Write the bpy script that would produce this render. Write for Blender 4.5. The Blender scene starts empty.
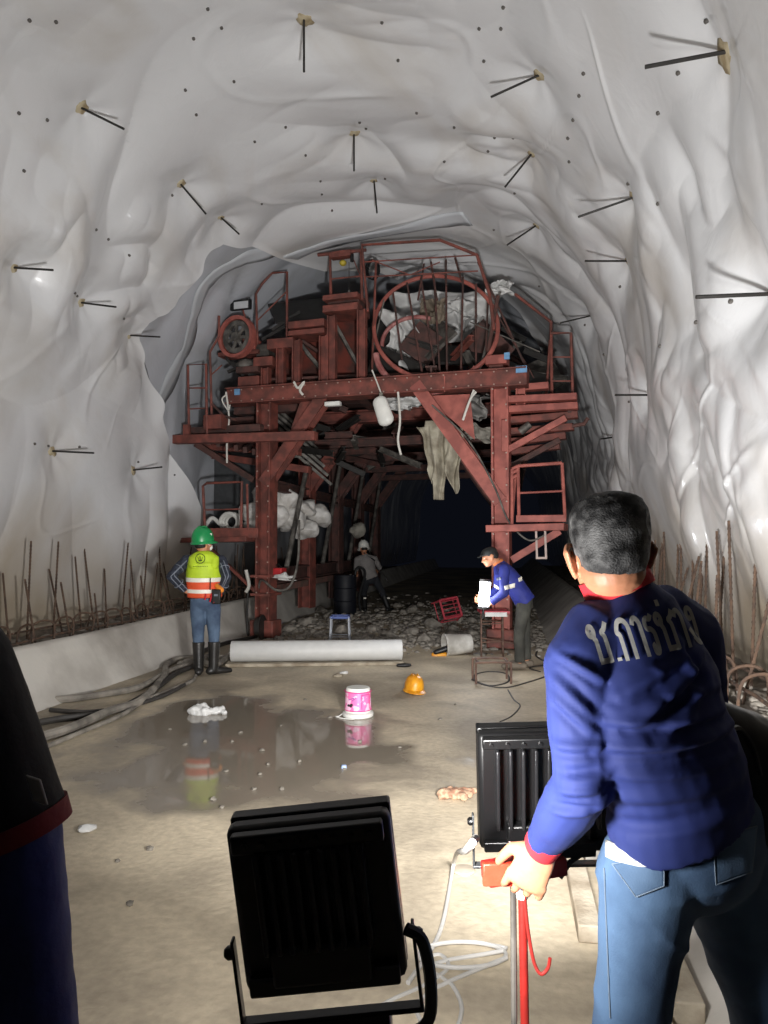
import bpy, bmesh, math, random
import numpy as np
from mathutils import Vector, Matrix
from mathutils.bvhtree import BVHTree
R = math.radians
rnd = random.Random(11)
SC = bpy.context.scene
COL = SC.collection

# ------------------------------------------------------------------ camera
# world axes: x across the tunnel, y along the tunnel, z up; the camera stands at (0,0,CAMZ) and looks a little to the left of the axis
CAMZ, FOC, YAW, PITCH = 1.58, 740.0, R(9.7), math.atan(30/740)
RGT = Vector((math.cos(YAW), math.sin(YAW), 0)); FWD = Vector((-math.sin(YAW), math.cos(YAW), 0)); UP = Vector((0, 0, 1))
EYE = Vector((0, 0, CAMZ))
cd = bpy.data.cameras.new('camera'); cam = bpy.data.objects.new('camera', cd); COL.objects.link(cam)
cam.location = EYE; cam.rotation_euler = (R(90)+PITCH, 0, YAW)
cd.sensor_fit = 'VERTICAL'; cd.sensor_height = 24; cd.lens = FOC/1024*24; cd.clip_start = .05; cd.clip_end = 200
SC.camera = cam
def C(X, Y, Z):                       # right, ahead, height -> world
    return RGT*X + FWD*Y + UP*Z
def ray(px, py):
    a, b = (px-384)/FOC, (512-py)/FOC
    f = FWD*math.cos(PITCH) + UP*math.sin(PITCH); u = UP*math.cos(PITCH) - FWD*math.sin(PITCH)
    return f + RGT*a + u*b
def P(px, py, d):                     # point seen at px,py at horizontal distance d ahead
    r = ray(px, py); return EYE + r*(d/r.dot(FWD))
def G(px, py, z=0.0):                 # point of the floor (height z)
    r = ray(px, py); return EYE + r*((z-CAMZ)/r.z)
FA, FB = Vector((-4.0, 11.8, 0)), Vector((-.16, 11.2, 0))
FN = Vector((-(FB-FA).y, (FB-FA).x, 0)).normalized()
FX = (FB-FA).normalized()
def F(px, py, k=0.0):                 # point on the gantry's front plane, k metres deeper
    r = ray(px, py); a = FA + Vector((0, k, 0)); return EYE + r*((a-EYE).dot(FN)/r.dot(FN))

# ------------------------------------------------------------------ materials
def lin(c):
    return tuple(((v/255)/12.92 if v/255 <= .04045 else ((v/255+.055)/1.055)**2.4) for v in c)
MATS = {}
def mat(name, rgb, rough=.6, var=.25, scale=8, metal=0, bump=.1, bscale=60, rgb2=None, spec=.5, coat=0, thr=(.4, .62), sheen=0):
    if name in MATS: return MATS[name]
    m = bpy.data.materials.new(name); m.use_nodes = True; nt = m.node_tree; N = nt.nodes; L = nt.links
    b = N['Principled BSDF']; b.inputs['Roughness'].default_value = rough; b.inputs['Metallic'].default_value = metal
    b.inputs['Specular IOR Level'].default_value = spec; b.inputs['Coat Weight'].default_value = coat
    if sheen: b.inputs['Sheen Weight'].default_value = sheen
    c = lin(rgb); c2 = lin(rgb2) if rgb2 else tuple(v*(1-var) for v in c)
    tc = N.new('ShaderNodeTexCoord'); nz = N.new('ShaderNodeTexNoise'); nz.inputs['Scale'].default_value = scale; nz.inputs['Detail'].default_value = 6
    L.new(tc.outputs['Object'], nz.inputs['Vector'])
    rp = N.new('ShaderNodeValToRGB'); rp.color_ramp.elements[0].position = thr[0]; rp.color_ramp.elements[1].position = thr[1]
    rp.color_ramp.elements[0].color = (*c2, 1); rp.color_ramp.elements[1].color = (*c, 1)
    L.new(nz.outputs['Fac'], rp.inputs['Fac']); L.new(rp.outputs['Color'], b.inputs['Base Color'])
    if bump:
        n2 = N.new('ShaderNodeTexNoise'); n2.inputs['Scale'].default_value = bscale; n2.inputs['Detail'].default_value = 4
        L.new(tc.outputs['Object'], n2.inputs['Vector'])
        bp = N.new('ShaderNodeBump'); bp.inputs['Strength'].default_value = bump; bp.inputs['Distance'].default_value = .02
        L.new(n2.outputs['Fac'], bp.inputs['Height']); L.new(bp.outputs['Normal'], b.inputs['Normal'])
    MATS[name] = m; return m
def emit(name, rgb, s):
    m = bpy.data.materials.new(name); m.use_nodes = True; b = m.node_tree.nodes['Principled BSDF']
    b.inputs['Base Color'].default_value = (.8, .8, .8, 1); b.inputs['Emission Color'].default_value = (*lin(rgb), 1); b.inputs['Emission Strength'].default_value = s
    MATS[name] = m; return m

# ------------------------------------------------------------------ noise
def _h(ix, iy, iz, seed):
    n = (ix*374761393 + iy*668265263 + iz*2147483647 + seed*974634777) & 0xffffffff
    n = ((n ^ (n >> 13))*1274126177) & 0xffffffff
    n = ((n ^ (n >> 16))*2246822519) & 0xffffffff
    return ((n ^ (n >> 15)) & 0xffff)/32767.5-1
def noise(x, y, z=0.0, seed=0):       # value noise with smooth interpolation, about -1..1
    x, y, z = np.broadcast_arrays(np.asarray(x, float), np.asarray(y, float), np.asarray(z, float))
    ix, iy, iz = np.floor(x).astype(np.int64), np.floor(y).astype(np.int64), np.floor(z).astype(np.int64)
    fx, fy, fz = x-ix, y-iy, z-iz
    q = lambda t: t*t*t*(t*(t*6-15)+10)
    fx, fy, fz = q(fx), q(fy), q(fz); o = 0
    for a in (0, 1):
        for b in (0, 1):
            for c in (0, 1):
                o = o + _h(ix+a, iy+b, iz+c, seed)*(fx if a else 1-fx)*(fy if b else 1-fy)*(fz if c else 1-fz)
    return o
def fbm(x, y, z=0.0, seed=0, oc=4):
    o, a, t = 0, 1, 0
    for i in range(oc):
        f = 2**i; o = o + a*noise(x*f, y*f, z*f, seed+i); t += a; a *= .5
    return o/t

# ------------------------------------------------------------------ mesh collector
class MB:
    def __init__(s): s.v = []; s.f = []
    def add(s, vs, fs):
        o = len(s.v); s.v += [Vector(p) for p in vs]; s.f += [tuple(i+o for i in f) for f in fs]; return s
    def box(s, c, h, ax=None):
        ax = ax or (Vector((1, 0, 0)), Vector((0, 1, 0)), Vector((0, 0, 1))); c = Vector(c)
        vs = [c+ax[0]*(h[0]*i)+ax[1]*(h[1]*j)+ax[2]*(h[2]*k) for i in (-1, 1) for j in (-1, 1) for k in (-1, 1)]
        return s.add(vs, [(0, 1, 3, 2), (4, 6, 7, 5), (0, 4, 5, 1), (2, 3, 7, 6), (0, 2, 6, 4), (1, 5, 7, 3)])
    def bar(s, a, b, w, h, up=(0, 0, 1)):
        a, b = Vector(a), Vector(b); d = (b-a); l = d.length; d.normalize(); up = Vector(up)
        sd = d.cross(up)
        if sd.length < .05: sd = d.cross(Vector((0, 1, 0)))
        sd.normalize(); u = sd.cross(d).normalized()
        return s.box((a+b)/2, (l/2, w/2, h/2), (d, sd, u))
    def ibeam(s, a, b, w, h, up=(0, 0, 1), t=.03):
        a, b = Vector(a), Vector(b); d = (b-a).normalized(); up = Vector(up)
        sd = d.cross(up)
        if sd.length < .05: sd = d.cross(Vector((0, 1, 0)))
        sd.normalize(); u = sd.cross(d).normalized()
        s.bar(a, b, t, h-2*t, u)
        for q in (-1, 1): s.bar(a+u*(q*(h-t)/2), b+u*(q*(h-t)/2), w, t, u)
        return s
    def tube(s, pts, r, n=8, closed=False, cap=True):
        pts = [Vector(p) for p in pts]; m = len(pts); rs = r if isinstance(r, (list, tuple)) else [r]*m; rings = []; pr = None
        for i, p in enumerate(pts):
            t = (pts[(i+1) % m]-pts[i-1]) if closed or 0 < i < m-1 else (pts[1]-pts[0] if i == 0 else pts[-1]-pts[-2])
            t = t.normalized() if t.length > 1e-9 else Vector((0, 0, 1))
            if pr is None: pr = t.orthogonal().normalized()
            pr = pr-t*pr.dot(t); pr = pr.normalized() if pr.length > 1e-6 else t.orthogonal().normalized()
            q = t.cross(pr)
            rings.append([p+(pr*math.cos(2*math.pi*k/n)+q*math.sin(2*math.pi*k/n))*rs[i] for k in range(n)])
        vs = [p for g in rings for p in g]; fs = []
        for i in range(m if closed else m-1):
            j = (i+1) % m
            for k in range(n): fs.append((i*n+k, i*n+(k+1) % n, j*n+(k+1) % n, j*n+k))
        if cap and not closed: fs += [tuple(range(n-1, -1, -1)), tuple((m-1)*n+k for k in range(n))]
        return s.add(vs, fs)
    def lathe(s, prof, o, axis=(0, 0, 1), n=24, cap=True):  # prof: (radius, height) pairs
        o = Vector(o); ax = Vector(axis).normalized(); x = ax.orthogonal().normalized(); y = ax.cross(x); vs = []; fs = []; m = len(prof)
        for r_, h in prof: vs += [o+ax*h+(x*math.cos(2*math.pi*k/n)+y*math.sin(2*math.pi*k/n))*max(r_, 1e-4) for k in range(n)]
        for i in range(m-1):
            for k in range(n): fs.append((i*n+k, i*n+(k+1) % n, (i+1)*n+(k+1) % n, (i+1)*n+k))
        if cap: fs += [tuple(range(n-1, -1, -1)), tuple((m-1)*n+k for k in range(n))]
        return s.add(vs, fs)
    def ell(s, c, r, ax=None, n=16):  # ellipsoid
        ax = ax or (Vector((1, 0, 0)), Vector((0, 1, 0)), Vector((0, 0, 1))); c = Vector(c); m = n//2; vs = []; fs = []
        for i in range(1, m):
            t = math.pi*i/m
            for k in range(n):
                p = 2*math.pi*k/n; vs.append(c+ax[0]*(r[0]*math.sin(t)*math.cos(p))+ax[1]*(r[1]*math.sin(t)*math.sin(p))+ax[2]*(r[2]*math.cos(t)))
        for i in range(m-2):
            for k in range(n): fs.append((i*n+k, (i+1)*n+k, (i+1)*n+(k+1) % n, i*n+(k+1) % n))
        vs += [c+ax[2]*r[2], c-ax[2]*r[2]]; a = (m-1)*n
        for k in range(n): fs += [(a, k, (k+1) % n), (a+1, (m-2)*n+(k+1) % n, (m-2)*n+k)]
        return s.add(vs, fs)
    def limb(s, pts, rads, side=None, n=16, caps=(1, 1)):   # tapered limb of elliptic rings, round (1) or flat (0) ends
        pts = [Vector(p) for p in pts]; rads = [r if isinstance(r, (tuple, list)) else (r, r) for r in rads]
        P2, R2 = [], []
        t0 = (pts[0]-pts[1]).normalized(); t1 = (pts[-1]-pts[-2]).normalized()
        if caps[0]:
            for a in (80, 55, 28): P2.append(pts[0]+t0*(min(rads[0])*math.sin(R(a)))); R2.append((rads[0][0]*math.cos(R(a)), rads[0][1]*math.cos(R(a))))
        P2 += pts; R2 += rads
        if caps[1]:
            for a in (28, 55, 80): P2.append(pts[-1]+t1*(min(rads[-1])*math.sin(R(a)))); R2.append((rads[-1][0]*math.cos(R(a)), rads[-1][1]*math.cos(R(a))))
        m = len(P2); vs = []; fs = []; pr = Vector(side) if side is not None else None
        for i, p in enumerate(P2):
            t = (P2[min(i+1, m-1)]-P2[max(i-1, 0)]); t = t.normalized() if t.length > 1e-9 else Vector((0, 0, 1))
            if pr is None: pr = t.orthogonal()
            x = (pr-t*pr.dot(t)).normalized(); y = t.cross(x)
            if side is None: pr = x
            vs += [p+x*(R2[i][0]*math.cos(2*math.pi*k/n))+y*(R2[i][1]*math.sin(2*math.pi*k/n)) for k in range(n)]
        for i in range(m-1):
            for k in range(n): fs.append((i*n+k, i*n+(k+1) % n, (i+1)*n+(k+1) % n, (i+1)*n+k))
        fs += [tuple(range(n-1, -1, -1)), tuple((m-1)*n+k for k in range(n))]
        return s.add(vs, fs)
    def sheet(s, fn, nu, nv):         # grid from fn(u, v)
        vs = [fn(i/nu, j/nv) for j in range(nv+1) for i in range(nu+1)]
        return s.add(vs, [(j*(nu+1)+i, j*(nu+1)+i+1, (j+1)*(nu+1)+i+1, (j+1)*(nu+1)+i) for j in range(nv) for i in range(nu)])
    def rock(s, c, r, seed, sq=.7, n=10):
        t = MB().ell((0, 0, 0), (1, 1, 1), n=n); c = Vector(c); q = np.array([tuple(p) for p in t.v])
        k = 1+.38*noise(q[:, 0]*1.3+seed*7, q[:, 1]*1.3, q[:, 2]*1.3, seed)+.15*noise(q[:, 0]*3, q[:, 1]*3+seed, q[:, 2]*3, seed+1)
        rr = Matrix.Rotation(seed*1.7, 3, 'Z'); sx = .75+.5*((seed*37) % 10)/10
        return s.add([c+rr @ Vector((p.x*r*k[i]*sx, p.y*r*k[i], p.z*r*k[i]*sq)) for i, p in enumerate(t.v)], t.f)
    def mesh(s, name, loc=(0, 0, 0)):
        loc = Vector(loc); me = bpy.data.meshes.new(name); me.from_pydata([p-loc for p in s.v], [], s.f); me.update(); return me
    def build(s, name, m, parent=None, loc=None, sharp=38, bevel=0, solid=0, smooth=True):
        l = Vector(loc) if loc is not None else (Vector(parent['_o']) if parent is not None and '_o' in parent else Vector((0, 0, 0)))
        me = s.mesh(name, l); return link(name, me, m, parent, l, sharp, bevel, solid, smooth)
def link(name, me, m, parent, l, sharp=38, bevel=0, solid=0, smooth=True):
    o = bpy.data.objects.new(name, me); COL.objects.link(o); me.materials.append(m)
    if smooth:
        me.polygons.foreach_set('use_smooth', [True]*len(me.polygons))
        if sharp: me.set_sharp_from_angle(angle=R(sharp))
    if parent is not None: o.parent = parent
    else: o.location = l
    o['_o'] = tuple(l)
    if bevel:
        b = o.modifiers.new('bevel', 'BEVEL'); b.width = bevel; b.segments = 2; b.limit_method = 'ANGLE'; b.angle_limit = R(40)
    if solid:
        b = o.modifiers.new('solid', 'SOLIDIFY'); b.thickness = solid; b.offset = 0
    return o
def tag(o, label, cat, group=None, kind=None):
    o['label'] = label; o['category'] = cat
    if group: o['group'] = group
    if kind: o['kind'] = kind
    return o
def thing(name, label, cat, loc=(0, 0, 0), group=None):
    o = bpy.data.objects.new(name, None); COL.objects.link(o); o.location = loc; o['_o'] = tuple(loc); o.empty_display_size = .1
    return tag(o, label, cat, group)
def dup(o, loc, rot=None, label=None, scale=None, group=None):
    c = o.copy(); COL.objects.link(c); c.location = loc
    if rot is not None: c.rotation_euler = rot
    if scale is not None: c.scale = scale
    if label: c['label'] = label
    if group: c['group'] = group
    for ch in list(o.children):
        d = ch.copy(); COL.objects.link(d); d.parent = c
        for g in ch.children:
            e = g.copy(); COL.objects.link(e); e.parent = d
    return c
def blob(mb, vox, smooth=3, disp=None):   # one continuous skin round everything in mb, as a new collector
    me = mb.mesh('tmp'); o = bpy.data.objects.new('tmp', me); COL.objects.link(o)
    r = o.modifiers.new('r', 'REMESH'); r.mode = 'VOXEL'; r.voxel_size = vox; r.adaptivity = 0
    s = o.modifiers.new('s', 'SMOOTH'); s.iterations = smooth; s.factor = .5
    dg = bpy.context.evaluated_depsgraph_get(); e = o.evaluated_get(dg); m2 = bpy.data.meshes.new_from_object(e, depsgraph=dg)
    bpy.data.objects.remove(o)
    n = len(m2.vertices); co = np.empty(n*3); m2.vertices.foreach_get('co', co); co = co.reshape(-1, 3)
    if disp is not None:
        no = np.empty(n*3); m2.vertices.foreach_get('normal', no); co = co+no.reshape(-1, 3)*disp(co, no.reshape(-1, 3))[:, None]
    out = MB(); out.v = [Vector(p) for p in co]; out.f = [tuple(p.vertices) for p in m2.polygons]
    bpy.data.meshes.remove(m2); return out
def spline(pts, n=8):                 # smooth curve through points
    pts = [Vector(p) for p in pts]; o = []
    for i in range(len(pts)-1):
        a, b, c, d = pts[max(i-1, 0)], pts[i], pts[i+1], pts[min(i+2, len(pts)-1)]
        for k in range(n):
            t = k/n; o.append(.5*((2*b)+(c-a)*t+(2*a-5*b+4*c-d)*t*t+(-a+3*b-3*c+d)*t**3))
    return o+[pts[-1]]

def bolt_row(par, spots, ax, r=.014, h=.016, m=None, name='bolt'):   # one little part per bolt, all sharing a mesh
    l = Vector(par['_o']); me = MB().lathe([(r, 0), (r, h)], (0, 0, 0), ax, 6).mesh(name); me.materials.append(m)
    for p in spots:
        o = bpy.data.objects.new(name, me); COL.objects.link(o); o.parent = par; o.location = Vector(p)-l
# ------------------------------------------------------------------ materials used all over
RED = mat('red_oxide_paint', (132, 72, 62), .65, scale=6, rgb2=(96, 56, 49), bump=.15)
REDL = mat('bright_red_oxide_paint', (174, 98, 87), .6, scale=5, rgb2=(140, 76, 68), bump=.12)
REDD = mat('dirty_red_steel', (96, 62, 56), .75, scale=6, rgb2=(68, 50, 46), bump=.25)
STEEL = mat('dusty_grey_steel', (120, 116, 110), .6, metal=.3, scale=7, rgb2=(75, 72, 68))
DARK = mat('dark_steel', (52, 50, 48), .6, metal=.3, scale=9)
RUST = mat('rusty_bar', (96, 74, 58), .8, scale=12, rgb2=(66, 52, 44), bump=.4)
BLACK = mat('black_paint', (17, 17, 18), .42, var=.3, bump=.05)
RUBBER = mat('black_rubber', (24, 24, 25), .5, var=.3)
WHITEP = mat('white_plastic', (228, 228, 222), .4, var=.08, bump=.03)
GREYC = mat('grey_cloth', (150, 146, 136), .9, scale=6, rgb2=(110, 106, 98))
CONC = mat('concrete_dust', (160, 154, 144), .85, scale=9, rgb2=(120, 114, 106), bump=.4, bscale=30)
WOOD = mat('weathered_timber', (176, 166, 148), .8, scale=6, rgb2=(138, 126, 108), bump=.25)

# ------------------------------------------------------------------ tunnel lining: white waterproofing membrane
UC, RA, ZS = -1.9, 3.58, 3.2
def prof_len(): return 2.75+math.pi*RA+2.75
SL = prof_len()
def prof(s, off=0.0):                 # s metres from the left foot -> x, z and inward normal
    if s < 2.75:
        t = s/2.75; x = UC-RA-.22*(1-t)**1.3; z = .42+t*(ZS-.42); n = (1.0, 0.0)
    elif s > SL-2.75:
        t = (SL-s)/2.75; x = UC+RA+.3*(1-t)**1.3; z = .42+t*(ZS-.42); n = (-1.0, 0.0)
    else:
        a = -math.pi/2+(s-2.75)/RA; x = UC+RA*math.sin(a); z = ZS+RA*math.cos(a); n = (-math.sin(a), -math.cos(a))
    return x-n[0]*off, z-n[1]*off, n
SRP = np.linspace(0, SL, 400); PR = np.array([prof(s)[:2] for s in SRP])
def find_wall(px, py, off=0.0):       # where the ray through px,py meets the lining: s, y
    r = ray(px, py); best = None
    for i in range(len(SRP)-1):
        (x0, z0), (x1, z1) = PR[i], PR[i+1]
        # solve eye + t r on segment in x-z
        dx, dz = x1-x0, z1-z0; det = r.x*(-dz)+dx*r.z
        if abs(det) < 1e-9: continue
        bx, bz = x0-EYE.x, z0-EYE.z
        t = (bx*(-dz)+dx*bz)/det; q = (r.x*bz-r.z*bx)/det
        if t > .5 and -.001 <= q <= 1.001: best = (SRP[i]+q*(SRP[i+1]-SRP[i]), EYE.y+t*r.y); break
    return best
RODS = [  # foot px, tip px, radius of the sealing patch
    ((304, 24), (304, 72), .13, 'from the tunnel crown, nearest the top edge', 0), ((354, 136), (354, 171), .13, 'from the tunnel crown, with a round tan patch', 0), ((374, 181), (377, 213), .1, 'from the tunnel crown, farthest in, above the gantry', 0),
    ((83, 110), (124, 129), .14, 'from the left haunch, nearest of the slanting ones', 1), ((182, 186), (206, 214), .1, 'from the left haunch, second slanting one', 1), ((222, 219), (239, 234), .08, 'from the left haunch, last before the membrane edge', 1),
    ((12, 267), (53, 270), .14, 'from the left wall, upper row, at the picture edge', 2), ((82, 303), (116, 307), .12, 'from the left wall, upper row, with a tan collar', 2), ((132, 336), (160, 337), .09, 'from the left wall, at the top of the hanging flap', 2),
    ((55, 451), (94, 453), .13, 'from the left wall, lower row, with a yellowish patch', 3), ((135, 470), (162, 467), .11, 'from the left wall, lower row, on the hanging flap', 3),
    ((718, 56), (645, 67), .15, 'from the right haunch, thick and nearest, big tan patch', 4), ((537, 78), (491, 97), .13, 'from the right of the crown, with an oval tan patch', 5), ((530, 156), (505, 187), .11, 'from the right of the crown, second one in', 5), ((535, 227), (507, 245), .1, 'from the right of the crown, farthest in', 5),
    ((631, 199), (578, 217), .13, 'from the right haunch, second row', 6), ((626, 262), (585, 261), .1, 'from the right haunch, level and deeper in', 6), ((592, 316), (560, 323), .1, 'from the right wall above the railing', 6),
    ((768, 294), (696, 297), .14, 'from the right wall at the picture edge, thick and level', 7), ((658, 395), (615, 395), .07, 'from the right wall, level, middle height', 7), ((622, 436), (601, 439), .07, 'from the right wall, short, above the standing man', 7)]
ROD_SV = [find_wall(*r[0]) for r in RODS]
PINS = [(r[0], r[1]) for r in ROD_SV if r]
EDGE = [find_wall(*p) for p in ((203, 560), (185, 510), (165, 450), (150, 395), (138, 352), (134, 335), (160, 300), (218, 238), (262, 246), (320, 262), (400, 268), (470, 266), (520, 305), (548, 345), (560, 400), (566, 470))]
EDGE = sorted(e for e in EDGE if e)
def end_y(s):                         # ragged end of the near sheet
    return np.interp(s, [e[0] for e in EDGE], [e[1] for e in EDGE])
def fold(s, y, seed=0, amp=1.0):      # how far the sheet billows inward
    w = fbm(s*.3, y*.3, 0, seed+50, 2)
    a = noise(s*.42+w*.5, y*.40+w*.6, 0, seed+1)                       # broad billows
    b = np.abs(noise(s*.36+y*.2+w, y*.62-s*.1+w, 0, seed+2))           # a few long creases between them
    m = np.clip(noise(s*.45, y*.45, 0, seed+30)*1.6+.38, 0, 1)         # crumples come in patches
    c = np.abs(noise(s*.9-y*.5+w*2, y*1.5+s*.4+w*2, 0, seed+3))
    e = np.abs(noise(s*1.9+w*4, y*2.6+s*.7, 0, seed+4))
    d = .17*(.5+.5*a)+.20*b
    wall = np.clip((np.abs(s-SL/2)-3.6)/1.8, 0, 1)
    d = d+m*(1-.6*wall)*(.135*c+.04*e)                     # long drapes hang down the side walls
    d = d+wall*(.15*np.abs(noise(y*.85+s*.16+w*.8, s*.22, 0, seed+7))+(.4+m)*.06*np.abs(noise(y*2.0-s*.25+w*1.2, s*.25, 0, seed+8)))
    # taut sharp creases where the sheet is pulled
    for q, (fs, fy, am, sg) in enumerate(((.55, .9, .016, 1), (.8, -.7, .014, 1), (1.3, .5, .010, 1))):
        r_ = np.abs(noise(s*fs+y*fy+w*1.5, y*fs*.55-s*fy*.3, 0, seed+60+q)); d = d+am*np.exp(-(r_/.085)**2)*np.clip(noise(s*.6, y*.6, 0, seed+70+q)*2, 0, 1)
    k = 1.0; rad = 0.0
    for (ps, py_) in PINS:
        q = (s-ps)**2+(y-py_)**2; k = k*(1-.8*np.exp(-q/.14))
        ph = np.arctan2(y-py_, s-ps); rad = rad+.009*np.exp(-q/.35)*(1-np.exp(-q/.02))*np.cos(ph*5+ps*3)
    foot = np.clip(np.minimum(s, SL-s)/1.5, 0, 1); foot = .25+.75*foot*foot*(3-2*foot)
    return amp*((d*k+rad)*foot-.07)
def lining(off, y0, y1, ny, ns, seed, amp, ragged):
    S = np.linspace(0, SL, ns); pts = np.zeros((ny, ns, 3)); px = np.array([prof(s, off)[:2] for s in S]); pn = np.array([prof(s)[2] for s in S])
    for j in range(ny):
        t = j/(ny-1)
        ye = end_y(S) + .12*noise(S*3, S*0, 0, 5) if ragged else np.full(ns, y1)
        y = y0+(ye-y0)*t
        d = fold(S, y, seed, amp)
        if ragged: d = d+.035*np.clip((y-(ye-.35))/.35, 0, 1)**2
        pts[j, :, 0] = px[:, 0]+pn[:, 0]*d; pts[j, :, 1] = y; pts[j, :, 2] = px[:, 1]+pn[:, 1]*d
    du = np.gradient(pts, axis=1); dv = np.gradient(pts, axis=0); n = np.cross(du, dv); n /= np.linalg.norm(n, axis=2, keepdims=True)+1e-9
    ref = np.stack([pn[:, 0], np.zeros(ns), pn[:, 1]], -1)[None]
    n *= np.where((n*ref).sum(-1, keepdims=True) < 0, -1, 1)
    return S, pts, n
def surf(name, pts, nrm, m, flip=True):
    ny, ns, _ = pts.shape; me = bpy.data.meshes.new(name)
    q = np.arange(ny*ns).reshape(ny, ns); a, b, c, d = q[:-1, :-1].ravel(), q[:-1, 1:].ravel(), q[1:, 1:].ravel(), q[1:, :-1].ravel()
    f = np.stack([a, d, c, b] if flip else [a, b, c, d], 1)
    me.from_pydata(pts.reshape(-1, 3).tolist(), [], f.tolist()); me.update()
    # which way do faces look?
    if (np.array(me.polygons[len(me.polygons)//2].normal)*nrm.reshape(-1, 3)[f[len(f)//2][0]]).sum() < 0: me.flip_normals()
    o = link(name, me, m, None, Vector((0, 0, 0)), 0)
    me.normals_split_custom_set_from_vertices(nrm.reshape(-1, 3).tolist()); return o
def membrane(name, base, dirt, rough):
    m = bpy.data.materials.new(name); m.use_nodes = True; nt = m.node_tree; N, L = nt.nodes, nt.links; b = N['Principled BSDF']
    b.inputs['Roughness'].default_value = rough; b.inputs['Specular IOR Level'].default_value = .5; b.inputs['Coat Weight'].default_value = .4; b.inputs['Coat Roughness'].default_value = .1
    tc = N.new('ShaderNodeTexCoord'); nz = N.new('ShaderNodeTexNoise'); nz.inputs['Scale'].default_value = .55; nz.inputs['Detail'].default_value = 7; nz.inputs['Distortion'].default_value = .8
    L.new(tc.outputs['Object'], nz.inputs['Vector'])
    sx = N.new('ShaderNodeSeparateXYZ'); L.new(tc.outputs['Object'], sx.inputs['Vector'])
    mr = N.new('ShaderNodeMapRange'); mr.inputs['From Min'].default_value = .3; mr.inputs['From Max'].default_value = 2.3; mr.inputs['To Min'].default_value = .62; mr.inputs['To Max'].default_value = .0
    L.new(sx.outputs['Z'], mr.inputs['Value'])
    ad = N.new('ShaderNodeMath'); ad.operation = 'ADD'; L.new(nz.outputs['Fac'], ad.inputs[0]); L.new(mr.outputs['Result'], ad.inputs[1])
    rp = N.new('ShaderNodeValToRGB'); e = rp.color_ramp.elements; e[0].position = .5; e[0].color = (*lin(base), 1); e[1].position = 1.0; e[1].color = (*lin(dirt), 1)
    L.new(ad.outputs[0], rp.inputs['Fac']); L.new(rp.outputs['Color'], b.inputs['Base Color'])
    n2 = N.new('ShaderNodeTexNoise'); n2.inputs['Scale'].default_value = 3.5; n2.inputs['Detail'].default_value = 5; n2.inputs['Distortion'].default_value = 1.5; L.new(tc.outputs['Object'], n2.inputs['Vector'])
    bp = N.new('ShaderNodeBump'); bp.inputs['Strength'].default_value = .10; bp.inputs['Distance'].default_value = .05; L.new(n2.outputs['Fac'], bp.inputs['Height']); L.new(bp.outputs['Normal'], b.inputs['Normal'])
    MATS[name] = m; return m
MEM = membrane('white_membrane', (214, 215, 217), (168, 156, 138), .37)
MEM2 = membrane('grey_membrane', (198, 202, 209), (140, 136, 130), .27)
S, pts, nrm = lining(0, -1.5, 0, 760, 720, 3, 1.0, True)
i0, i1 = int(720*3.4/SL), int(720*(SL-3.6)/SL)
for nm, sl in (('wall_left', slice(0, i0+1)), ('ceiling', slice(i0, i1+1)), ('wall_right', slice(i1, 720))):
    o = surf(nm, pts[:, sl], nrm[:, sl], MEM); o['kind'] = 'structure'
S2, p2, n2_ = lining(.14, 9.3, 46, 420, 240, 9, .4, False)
o = surf('wall_far', p2, n2_, MEM2); o['kind'] = 'structure'; tag(o, 'dim grey membrane lining beyond the edge of the white sheet', 'wall', kind='structure')

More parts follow.
